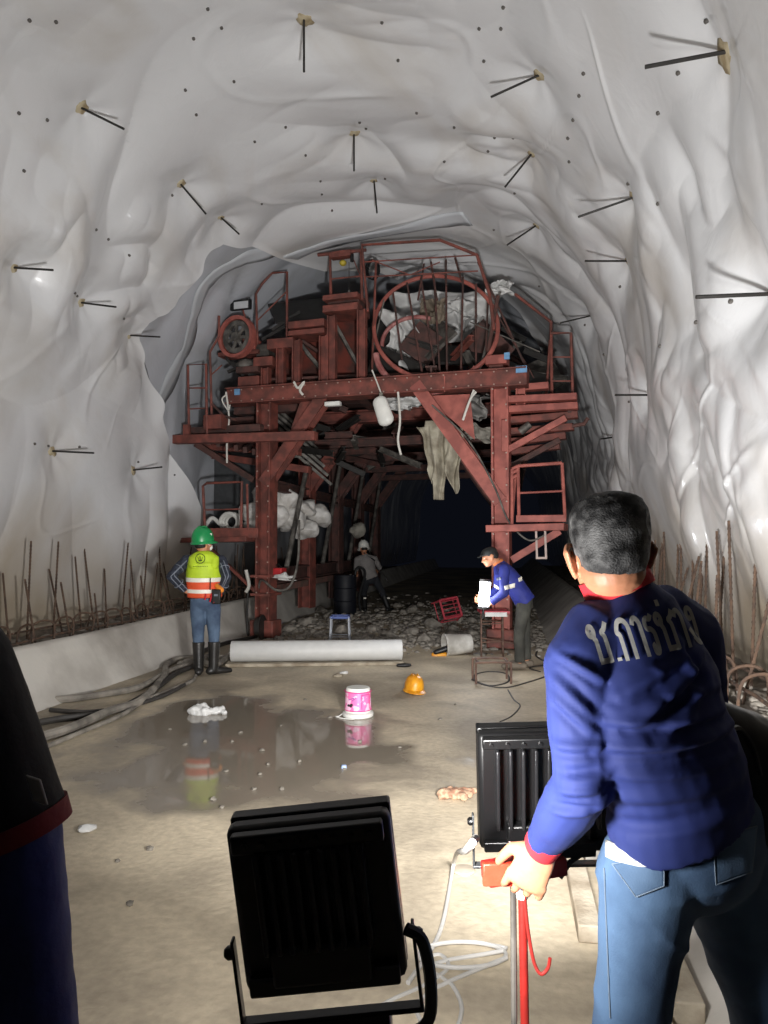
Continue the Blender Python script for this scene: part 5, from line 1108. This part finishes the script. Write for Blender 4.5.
def dress(par, W, D, top, bottom, sleeve=.95, bulk=1.0, vox=.012, boots=None, shoes=None, bootz=.34, hem=.0, seed=1, tail=None):
    sh = (W['shr']-W['shl']).normalized(); nd = (W['nk']-W['ch']).normalized(); q = MB(); dn = (W['pv']-W['ws']).normalized()
    q.limb([W['pv']+dn*hem, W['ws'], W['ch'], W['ch'].lerp(W['nk'], .45), W['nk']-nd*.035, W['nk']+nd*.01], [(.175*bulk, .13*bulk), (.165*bulk, .122*bulk), (.178*bulk, .128*bulk), (.165*bulk, .115*bulk), (.1, .085), (.066, .064)], side=sh, n=24, caps=(0, 0))
    for k in 'lr':
        S, E, Wr = W['sh'+k], W['el'+k], W['wr'+k]; q.limb([W['nk'].lerp(W['ch'], .28), S], [.065, .068]); q.limb([S, E], [.067, .056], caps=(1, 1))
        if sleeve > 0: q.limb([E, E.lerp(Wr, sleeve)], [.055, .042], caps=(1, 0))
    t = garment(q, 'shirt', top, par, vox, 3, lambda co, no: .010*fbm(co[:, 0]*9, co[:, 1]*9, co[:, 2]*9, seed, 3)+.006*(1-np.abs(noise(co[:, 0]*8+co[:, 2]*9, co[:, 1]*8, co[:, 2]*7, seed+3)))**3)
    q = MB(); q.limb([W['pv']-UP*.04, W['pv'].lerp(W['ws'], .5)], [(.155*bulk, .115*bulk), (.15*bulk, .112*bulk)], side=(W['hpr']-W['hpl']))
    for k in 'lr': 
        H, K, A = W['hp'+k], W['kn'+k], W['an'+k]; en = A+(K-A).normalized()*(bootz-.04) if boots else A; q.limb([H+UP*.02, H.lerp(K, .5), K, K.lerp(en, .5), en], [.094*bulk, .084*bulk, .07*bulk, .066*bulk, .062], caps=(1, 0))
    b = garment(q, 'trousers', bottom, par, vox, 3, lambda co, no: .008*fbm(co[:, 0]*8, co[:, 1]*8, co[:, 2]*8, seed+9, 3))
    for k in 'lr':
        A, K = W['an'+k], W['kn'+k]; tt = D['ft'+k].normalized(); q = MB(); q.limb([A-tt*.05-UP*.045, A+tt*.08-UP*.045, A+tt*.2-UP*.055], [(.046, .044), (.054, .042), (.044, .03)], side=tt.cross(UP))
        if boots: q.limb([A-UP*.03, A+(K-A).normalized()*bootz], [.056, .074], caps=(1, 0)); garment(q, 'boot', boots, par, vox*.9)
        else: garment(q, 'shoe', shoes or BLACK, par, vox*.9)
    return t, b
# ---------------- man in the green helmet and the high-visibility vest
J = dict(hd=(-2.150, 8.80, 1.555), nk=(-2.135, 8.78, 1.43), ch=(-2.135, 8.78, 1.24), ws=(-2.125, 8.80, 1.03), pv=(-2.12, 8.80, .92), shl=(-2.335, 8.76, 1.36), shr=(-1.945, 8.86, 1.36), ell=(-2.465, 8.60, 1.185), elr=(-1.845, 8.72, 1.17), wrl=(-2.325, 8.72, 1.0), wrr=(-1.945, 8.80, .985),
         hpl=(-2.205, 8.80, .87), hpr=(-2.035, 8.82, .87), knl=(-2.20, 8.82, .47), knr=(-2.02, 8.85, .47), anl=(-2.185, 8.80, .10), anr=(-2.02, 8.84, .10),
         _face=(.62, .78, .12), _hdl=(.7, .4, -.55), _pml=(.5, .3, .8), _hdr=(-.5, .5, -.6), _pmr=(-.7, .2, .6), _ftl=(-.15, 1, 0), _ftr=(.85, .5, 0))
gm, W, D, (hs_, hf, hu, hat) = person(J, 'man in a green hard hat and yellow-green vest standing with hands on hips', vox=.0095)
PLAID = mat('dark_plaid_shirt', (46, 52, 66), .85, scale=30, rgb2=(24, 28, 40)); NT = PLAID.node_tree
JEAN2 = mat('worn_jeans', (84, 104, 128), .85, scale=5, rgb2=(54, 70, 94))
t, b = dress(gm, W, D, PLAID, JEAN2, vox=.011, boots=mat('wet_boot', (40, 38, 36), .4, scale=6, rgb2=(24, 23, 22)), bootz=.3, seed=4)
# white check lines on the sleeves
bs = bvh_of(t); CK = mat('pale_check', (118, 124, 136), .8)
for (k, u0) in (('l', 0), ('r', 0)):
    S, E, Wr = W['sh'+k], W['el'+k], W['wr'+k]; q = MB()
    for off in (-.02, .03): 
        pts = []
        for (A_, B_) in ((S, E), (E, Wr)):
            for u in np.linspace(.1, .95, 8):
                p = A_.lerp(B_, u)+UP*off*.6+RGT*(off*.7); h = bs.ray_cast(EYE, (p-EYE).normalized(), 12)[0]
                if h is not None and (h-p).length < .14: pts.append(h-(p-EYE).normalized()*.004)
        if len(pts) > 3: q.tube(pts, .006, 5)
    for (A_, B_) in ((S, E), (E, Wr)):
        for u in (.5,):
            c = A_.lerp(B_, u); a = (B_-A_).normalized(); x = a.orthogonal().normalized(); y = a.cross(x); q.tube([c+(x*math.cos(R(i*20))+y*math.sin(R(i*20)))*(.066-.008*u) for i in range(18)], .006, 5, closed=True)
    if q.v: q.build('check_stripe', CK, t)
# vest: yellow-green above, orange below with white bands
LIME = mat('lime_vest', (186, 214, 42), .65, var=.12, scale=9, bump=.1); ORNG = mat('orange_vest', (226, 84, 44), .65, var=.15, scale=9, bump=.1); WBAND = mat('white_reflective', (232, 228, 216), .4, var=.06)
sh = (W['shr']-W['shl']).normalized(); ax = (W['nk']-W['pv']).normalized()
def band(z0, z1, ra0, ra1, rb0, rb1, m, name, par, n=36, wob=.006):
    ctr = lambda z: W['ws']+(W['nk']-W['ws'])*((z-W['ws'].z)/(W['nk'].z-W['ws'].z)); x = sh; y = x.cross(ax).normalized(); vs = []; rows = 8
    for j in range(rows+1):
        u = j/rows; z = z0+(z1-z0)*u; c = ctr(z)
        for i in range(n):
            a = 2*math.pi*i/n; w_ = 1+wob/.17*float(noise(math.cos(a)*3, math.sin(a)*3, z*9, 6)); vs.append(c+x*((ra0+(ra1-ra0)*u)*w_*math.cos(a))+y*((rb0+(rb1-rb0)*u)*w_*math.sin(a)))
    fs = [(j*n+i, j*n+(i+1) % n, (j+1)*n+(i+1) % n, (j+1)*n+i) for j in range(rows) for i in range(n)]
    return MB().add(vs, fs).build(name, m, par, sharp=0, solid=.006)
vest = band(1.16, 1.345, .208, .19, .16, .145, LIME, 'vest', gm); vest['label'] = 'lime upper half of the vest'
yk = MB()
q = MB(); 
for k, sg in (('l', -1), ('r', 1)): q.limb([W['ch']+sh*sg*.11+UP*.07-FWD*.0, W['nk']+sh*sg*.11-UP*.045, W['nk']+sh*sg*.075-UP*.01], [(.075, .15), (.07, .105), (.05, .075)], side=sh)
q.limb([W['ch']+UP*.02, W['nk']-UP*.06], [(.19, .142), (.155, .118)], side=sh)
garment(q, 'vest_yoke', LIME, vest, .011, 3, lambda co, no: .004*fbm(co[:, 0]*9, co[:, 1]*9, co[:, 2]*9, 4, 2))
band(1.115, 1.165, .209, .209, .162, .162, WBAND, 'reflective_band', vest)
lo = band(.93, 1.12, .196, .207, .155, .161, ORNG, 'vest_skirt', vest); lo['label'] = 'orange lower half of the vest'
band(.985, 1.03, .204, .206, .162, .163, WBAND, 'reflective_band', vest)
# round emblem on the back and a line of small writing under it
bvv = bvh_of(vest); gk = mat('dark_green_print', (60, 84, 24), .7)
yo = [c_ for c_ in vest.children if c_.name.startswith('vest_yoke')][0]; bvy = bvh_of(yo)
def on_v(px, py):
    r = ray(px, py).normalized(); hits = [h[0] for h in (bvv.ray_cast(EYE, r, 12), bvy.ray_cast(EYE, r, 12)) if h[0] is not None]
    return min(hits, key=lambda h: (h-EYE).length)-r*.006 if hits else P(px, py, 8.6)
q = MB(); q.tube([on_v(200.3+4.6*math.cos(R(i*15)), 558.6+4.8*math.sin(R(i*15))) for i in range(24)], .0045, 5, closed=True)
q.tube([on_v(198.6, 560.5), on_v(200.0, 560.8), on_v(202, 560.3)], .007, 5); q.tube([on_v(200, 556), on_v(200.2, 560)], .005, 5); q.tube([on_v(197.8, 557), on_v(199, 560)], .003, 5); q.tube([on_v(202.6, 557), on_v(201.5, 560)], .003, 5); q.build('emblem', gk, vest)
q = MB()
for i in range(9): q.tube([on_v(193+i*1.7, 566.6+.12*(i % 2)), on_v(194+i*1.7, 566.4)], .0035, 5)
q.build('small_print', gk, vest)
GRN = mat('green_plastic', (24, 138, 76), .35, var=.15, bump=.02)
he = helmet(GRN, gm, hat(0, 0, .035), hf, (hu-hf*-.05).normalized(), 1.0, 'helmet')
q = MB(); c = hat(0, -.02, .1); q.box(hat(.10, .03, .11), (.006, .028, .014), (hs_, hf, hu)); q.build('helmet_sticker', WHITEP, he)
q = MB(); q.ell(hat(0, -.03, -.005), (.076, .08, .06), (hs_, hf, hu)); garment(q, 'hair', HAIRB, gm, .01)
q = MB(); q.ell(hat(0, .085, -.048), (.05, .042, .045), (hs_, hf, hu)); garment(q, 'face_mask', WHITEP, gm, .009)
for s in (-1, 1): MB().tube([hat(s*.05, .085, -.03), hat(s*.078, .0, .0)], .003, 5).build('mask_strap', WHITEP, gm)
# phone pouch and red lanyard at the belt
pc = P(216.5, 595, 8.62); bx = MB().box(pc-UP*.02, (.05, .025, .085), (RGT, FWD, UP)).build('pouch', BLACK, gm, bevel=.01); MB().box(pc+UP*.0-FWD*.027, (.022, .003, .012), (RGT, FWD, UP)).build('pouch_badge', CK, bx)
MB().limb([P(217, 586, 8.7), P(221, 590, 8.66)], [.03, .035]).build('pouch_flap', mat('orange_glove', (236, 140, 40), .7), gm)
q = MB()
for (a, b_) in (((206, 594), (205, 600)), ((212, 593), (210, 602)), ((214, 594), (214, 603))): q.tube([P(*a, 8.62), P(*b_, 8.6)], .008, 5)
q.build('lanyard', REDC, gm)
MB().tube([P(210.5, 578, 8.6), P(210.2, 590, 8.6)], .005, 5).build('radio_antenna', BLACK, gm)

# ---------------- man with the lamp
J = dict(hd=(1.325, 9.27, 1.395), nk=(1.435, 9.29, 1.315), ch=(1.545, 9.3, 1.15), ws=(1.685, 9.3, .97), pv=(1.755, 9.3, .86), shl=(1.475, 9.11, 1.25), shr=(1.475, 9.48, 1.25), ell=(1.46, 9.03, .965), elr=(1.46, 9.55, .97), wrl=(1.30, 9.14, .815), wrr=(1.25, 9.42, .83),
         hpl=(1.75, 9.22, .82), hpr=(1.76, 9.4, .82), knl=(1.67, 9.2, .45), knr=(1.78, 9.42, .45), anl=(1.675, 9.2, .10), anr=(1.80, 9.40, .10),
         _face=(-.93, -.12, -.28), _up=(-.28, 0, .93), _hdl=(-.95, .25, .0), _pml=(.1, .9, .35), _hdr=(-.95, -.15, .15), _pmr=(.1, -.9, .3), _ftl=(-1, .05, 0), _ftr=(-.8, .3, 0))
lm, W, D, (hs_, hf, hu, hat) = person(J, 'man in a blue shirt bending over the rebar table with a bright lamp', vox=.0095, curlL=(35, 45, 35), curlR=(35, 45, 35))
COB = mat('cobalt_shirt', (38, 48, 132), .7, var=.2, scale=6); GTR = mat('grey_green_trousers', (74, 74, 68), .85, scale=5, rgb2=(50, 50, 46))
t, b = dress(lm, W, D, COB, GTR, sleeve=.85, vox=.011, seed=14, hem=.03, shoes=mat('dusty_shoe', (120, 110, 98), .8))
q = MB(); q.ell(hat(0, -.018, .036), (.08, .097, .086), (hs_, hf, hu)); q.ell(hat(0, -.044, .0), (.073, .07, .066), (hs_, hf, hu)); garment(q, 'hair', HAIRB, lm, .009)
q = MB(); q.ell(hat(0, .0, .06), (.084, .1, .062), (hs_, hf, hu)); q.limb([hat(0, .08, .05), hat(0, .15, .035)], [(.07, .012), (.055, .006)], side=hs_); garment(q, 'cap', mat('dark_cap', (34, 36, 36), .8), lm, .008)
nd = (W['nk']-W['ch']).normalized(); ring(W['nk']+nd*.015, nd, FWD, .062, .064, .035, .008, mat('orange_collar', (206, 120, 70), .8), t, 'collar')['label'] = 'orange collar'
bl_ = bvh_of(t)
def on_s(px, py, e=.006):
    r = ray(px, py).normalized(); h = bl_.ray_cast(EYE, r, 14)[0]; return h-r*e if h is not None else P(px, py, 9.1)
def strip(name, quad, m, par):
    a, b_, c_, d_ = [np.array(v) for v in quad]; N_ = 8; vs = [on_s(*(a*(1-u)*(1-v)+b_*u*(1-v)+c_*u*v+d_*(1-u)*v)) for v in np.linspace(0, 1, 4) for u in np.linspace(0, 1, N_+1)]
    return MB().add(vs, [(j*(N_+1)+i, j*(N_+1)+i+1, (j+1)*(N_+1)+i+1, (j+1)*(N_+1)+i) for j in range(3) for i in range(N_)]).build(name, m, par, sharp=0, solid=.004)
strip('reflective_strip', ((504, 586), (515, 583), (515, 587.5), (505, 590)), WBAND, t); strip('reflective_strip', ((518, 578), (521.5, 576.5), (522.5, 580.5), (519, 582)), WBAND, t); strip('reflective_strip', ((494, 584), (499, 587), (499, 590), (494, 587)), WBAND, t)
strip('chest_print', ((496.5, 578), (500.5, 577), (501, 579.5), (497, 580.5)), CK, t)
# the lamp itself stands in front of him on the table edge
lc = P(484.5, 594, 9.12)
hl = thing('hand_lamp', 'bright white tube lamp held by the man in the blue shirt', 'lamp', lc)
la = (UP+RGT*.08).normalized()
LE = emit('lamp_light', (246, 248, 255), 16)
MB().lathe([(.02, -.15), (.062, -.145), (.066, .145), (.02, .15)], lc, la, 24).build('tube', LE, hl)
for s in (-1, 1): MB().lathe([(.03, 0), (.07, .0), (.07, .03), (.03, .035)], lc+la*(.15*s-(.035 if s < 0 else 0)), la, 20).build('end_cap', DARK, hl)
MB().tube([lc-la*.18, lc-la*.30], .017, 10).build('handle', BLACK, hl)

# ---------------- worker in the white helmet, far in
J = dict(hd=(-.455, 16.7, 1.42), nk=(-.44, 16.72, 1.295), ch=(-.39, 16.74, 1.12), ws=(-.345, 16.75, .90), pv=(-.30, 16.75, .78), shl=(-.60, 16.66, 1.19), shr=(-.215, 16.8, 1.2), ell=(-.63, 16.75, .96), elr=(-.1, 16.95, 1.0), wrl=(-.62, 17.0, .86), wrr=(-.15, 17.15, .9),
         hpl=(-.39, 16.72, .74), hpr=(-.21, 16.8, .74), knl=(-.46, 16.95, .42), knr=(-.03, 16.9, .42), anl=(-.43, 16.75, .10), anr=(.10, 16.8, .10),
         _face=(-.35, .9, -.25), _hdl=(-.2, .8, -.3), _pml=(.9, 0, -.2), _hdr=(-.2, .9, -.1), _pmr=(-.9, 0, -.2), _ftl=(-.2, 1, 0), _ftr=(.5, .8, 0))
wm, W, D, (hs_, hf, hu, hat) = person(J, 'worker in a white helmet and grey shirt stooping under the gantry, seen from behind', vox=.011)
t, b = dress(wm, W, D, mat('grey_shirt', (128, 124, 122), .85, var=.15), mat('dark_trousers', (34, 36, 42), .85), sleeve=.0, vox=.013, boots=RUBBER, bootz=.28, seed=24, hem=.02)
helmet(WHITEP, wm, hat(0, 0, .035), hf, hu, 1.0, 'helmet')
q = MB(); q.ell(hat(0, -.03, -.005), (.076, .08, .06), (hs_, hf, hu)); garment(q, 'hair', HAIRB, wm, .011)
bw = bvh_of(t)
def on_w(px, py):
    r = ray(px, py).normalized(); h = bw.ray_cast(EYE, r, 25)[0]; return h-r*.012 if h is not None else P(px, py, 16.5)
MB().tube([on_w(364+i*1.2, 553+i*.85) for i in range(10)], .014, 6).build('shoulder_strap', BLACK, wm)
MB().tube([on_w(376, 568), P(386, 578, 16.7), P(387, 581, 16.7)], .016, 6).build('tool_strap', DARK, wm)
q = MB()
for s in ('l', 'r'): q.tube([W['an'+s]+UP*(.2+.02)-FWD*.085+RGT*.03*i for i in (-1, 0, 1)], .02, 6)
q.build('boot_band', WBAND, wm)
# ------------------------------------------------------------------ floodlights
BLKP = mat('glossy_black_case', (16, 16, 17), .35, var=.2, bump=.03); FINM = mat('worn_fin', (44, 44, 46), .3, metal=.5); GREYP = mat('grey_bracket', (96, 98, 100), .45, metal=.4)
LED = emit('led_panel', (255, 250, 240), 6); GLS = mat('frosted_lens', (210, 210, 205), .2, var=.05)
SREF = mat('red_stand_paint', (172, 40, 34), .5, rgb2=(128, 36, 30), bump=.1)
def flood(c, x, y, z, w, h, label, power, col, grey_side=False, spread=150):
    """x right, y the way it shines, z up; c centre of the case"""
    t = thing('floodlight', label, 'floodlight', c); D = .038
    def T(a, b, d): return c+x*a+y*b+z*d
    # case: rounded slab
    cs = MB().box(T(0, 0, 0), (w/2, D/2, h/2), (x, y, z)).build('case', BLKP, t, bevel=.012)
    fr = MB(); 
    for (a, b, hw, hh) in ((0, h/2-.012, w/2, .012), (0, -h/2+.012, w/2, .012), (-w/2+.012, 0, .012, h/2), (w/2-.012, 0, .012, h/2)): fr.box(T(a, D/2+.012, b), (hw, .014, hh), (x, y, z))
    fr.build('front_frame', BLKP, t, bevel=.004)
    MB().box(T(0, D/2+.004, 0), (w/2-.03, .003, h/2-.03), (x, y, z)).build('led_panel', LED, t)
    n = 9
    for i in range(n):
        a = -w/2+.045+(w-.09)*i/(n-1); MB().box(T(a, -D/2-.012, .02), (.0045, .015, h/2-.05), (x, y, z)).build('fin', FINM, cs, bevel=.003)
    for s in (-1, 1): MB().box(T(0, -D/2-.006, s*(h/2-.018)), (w/2-.01, .01, .014), (x, y, z)).build('fin_rail', BLKP, cs, bevel=.004)
    bolt_row(cs, [T(-w/2+.03+(w-.06)*i/7, -D/2-.016, h/2-.018) for i in range(8)], -y, .005, .004, BLKP, 'screw')
    MB().box(T(0, -D/2-.012, -h/2+.05), (w*.3, .012, .03), (x, y, z)).build('driver_box', BLKP, cs, bevel=.005)
    # yoke with pivot bolts
    yk = MB(); pz = -h*.28; lo = -h/2-.055; g = w/2+.014
    yk.bar(T(-g, 0, pz+.02), T(-g, 0, lo), .005, .018, y); yk.bar(T(g, 0, pz+.02), T(g, 0, lo), .005, .018, y); yk.bar(T(-g-.003, 0, lo), T(g+.003, 0, lo), .02, .008, z)
    yk.build('yoke', GREYP if grey_side else BLKP, t, bevel=.002)
    for s in (-1, 1): MB().lathe([(.010, 0), (.010, .009), (.006, .014)], T(s*g, 0, pz), x*s, 14).build('pivot_knob', BLKP, t)
    ld = bpy.data.lights.new('flood_beam', 'AREA'); ld.shape = 'RECTANGLE'; ld.size = w-.05; ld.size_y = h-.05; ld.energy = power; ld.color = col; ld.spread = R(spread)
    lo_ = bpy.data.objects.new('flood_beam', ld); COL.objects.link(lo_); lo_.parent = t
    p = y*(D/2+.03); Mx = Matrix((x, z, -y)).transposed(); lo_.matrix_local = Matrix.Translation(p) @ Mx.to_4x4()
    return t, T, lo
def frame_axes(yaw, tilt, roll):
    y = (FWD*math.cos(yaw)+RGT*math.sin(yaw)); x = (RGT*math.cos(yaw)-FWD*math.sin(yaw)); z = UP.copy()
    y, z = (y*math.cos(tilt)+z*math.sin(tilt)), (z*math.cos(tilt)-y*math.sin(tilt))
    x, z = (x*math.cos(roll)+z*math.sin(roll)), (z*math.cos(roll)-x*math.sin(roll))
    return x, y, z
x, y, z = frame_axes(R(1), R(6), R(6.5)); c = P(318, 898, 1.10)
t, T, lo = flood(c, x, y, z, .237, .247, 'black floodlight on a stand in the centre foreground, seen from behind', 44, (1, .975, .95))
cable_ = MB().tube(spline([T(.124, -.03, -.04), T(.145, -.03, -.06), T(.15, -.035, -.12), T(.138, -.035, lo), T(.09, -.03, lo-.02), T(.0, -.02, lo-.015)], 6), .009, 8).build('power_cord', RUBBER, t)
MB().box(T(-.01, 0, lo-.022), (.095, .025, .014), (x, y, z)).build('mounting_bar', BLKP, t, bevel=.003)
stt = thing('light_stand', 'black tripod stand under the near floodlight', 'stand', V(c.x, c.y, 0))
pt = T(.02, 0, lo-.035); MB().lathe([(.014, 0), (.014, .06), (.02, .062), (.02, .09)], pt-UP*.085, UP, 14).build('stand_head', BLACK, stt)
MB().tube([V(pt.x, pt.y, .35), pt-UP*.08], .014, 12).build('pole', BLACK, stt)
for k in range(3):
    a = R(k*120+20); MB().tube([V(pt.x, pt.y, .42), V(pt.x+.42*math.cos(a), pt.y+.42*math.sin(a), .01)], .011, 8).build('leg', BLACK, stt)
MB().lathe([(.026, 0), (.026, .08)], V(pt.x, pt.y, .37), UP, 14).build('collar', BLACK, stt)
x, y, z = frame_axes(R(2), R(14), R(2)); c = P(546, 788, 1.83)
t, T, lo = flood(c, x, y, z, .33, .31, 'black ribbed floodlight held up beside the man in the navy polo', 215, (1, .985, .97), True, 120)
# print on its lower rim, half hidden by the hand
cu = bpy.data.curves.new('li', 'FONT'); cu.body = 'li'; cu.size = .042; cu.extrude = .0008; to = bpy.data.objects.new('li', cu); COL.objects.link(to)
dg = bpy.context.evaluated_depsgraph_get(); me = bpy.data.meshes.new_from_object(to.evaluated_get(dg), depsgraph=dg); bpy.data.objects.remove(to)
r_ = ray(508, 852); p = EYE+r_*(((T(0, -.0545, 0)-EYE).dot(y))/r_.dot(y)); Mx = Matrix((x, z, -y)).transposed().to_4x4(); Mx.translation = p-c; me.transform(Mx); link('brand_print', me, mat('pinkish_white_print', (232, 196, 200), .5, var=.05), t, c, 0)
sd = thing('red_stand', 'red steel stand carrying the ribbed floodlight, gripped by the man', 'stand', G(528, 1120))
hd_ = P(522, 872, 1.70); foot = V(hd_.x+.01, hd_.y, 0)
MB().bar(P(485, 874, 1.70), P(562, 862, 1.74), .06, .04).build('cross_bar', SREF, sd, bevel=.004); MB().box(P(498, 874, 1.665), (.034, .008, .025), (RGT, FWD, UP)).build('bar_end_plate', mat('bright_red', (236, 66, 44), .4), sd, bevel=.003)
MB().tube([hd_-UP*.01, foot], .010, 12).build('pole', SREF, sd); MB().tube([hd_+RGT*-.02, foot+RGT*-.03], .007, 8).build('side_rod', STEEL, sd)
MB().tube(spline([P(524, 890, 1.69), P(528, 930, 1.69), P(534, 962, 1.68), P(541, 974, 1.67), P(548, 968, 1.67), P(550, 958, 1.67)], 5), .004, 8).build('hook', SREF, sd)
MB().lathe([(.013, -.012), (.015, 0), (.013, .012)], hd_-UP*.045, UP, 14).build('tape', ROPE, sd)
for k in range(3):
    a = R(k*120+60); MB().tube([foot+UP*.2, foot+V(.26*math.cos(a), .26*math.sin(a), .01)], .01, 8).build('leg', SREF, sd)
MB().bar(P(545, 848, 1.74), P(590, 846, 1.78), .05, .03).build('black_arm', BLACK, sd); MB().tube([P(585, 852, 1.76), P(570, 862, 1.75), P(560, 878, 1.74)], .006, 8).build('cord', BLACK, sd)
# ------------------------------------------------------------------ lamp light of the hand lamp
pl = bpy.data.lights.new('hand_lamp_glow', 'POINT'); pl.energy = 22; pl.shadow_soft_size = .08; pl.color = (.93, .96, 1)
po = bpy.data.objects.new('hand_lamp_glow', pl); COL.objects.link(po); po.parent = hl; po.location = (-.14, -.08, .05)
# ------------------------------------------------------------------ world and view
w = bpy.data.worlds.new('world'); SC.world = w; w.use_nodes = True; w.node_tree.nodes['Background'].inputs['Color'].default_value = (.01, .012, .02, 1); w.node_tree.nodes['Background'].inputs['Strength'].default_value = .3
SC.view_settings.view_transform = 'Standard'; SC.view_settings.look = 'None'; SC.view_settings.exposure = 0.0; SC.view_settings.gamma = 1; SC.view_settings.use_curve_mapping = False
SC.cycles.use_denoising = True; SC.cycles.max_bounces = 8; SC.cycles.diffuse_bounces = 5; SC.cycles.glossy_bounces = 4; SC.cycles.sample_clamp_indirect = 6
for o_ in bpy.data.objects:
    if '_o' in o_: del o_['_o']
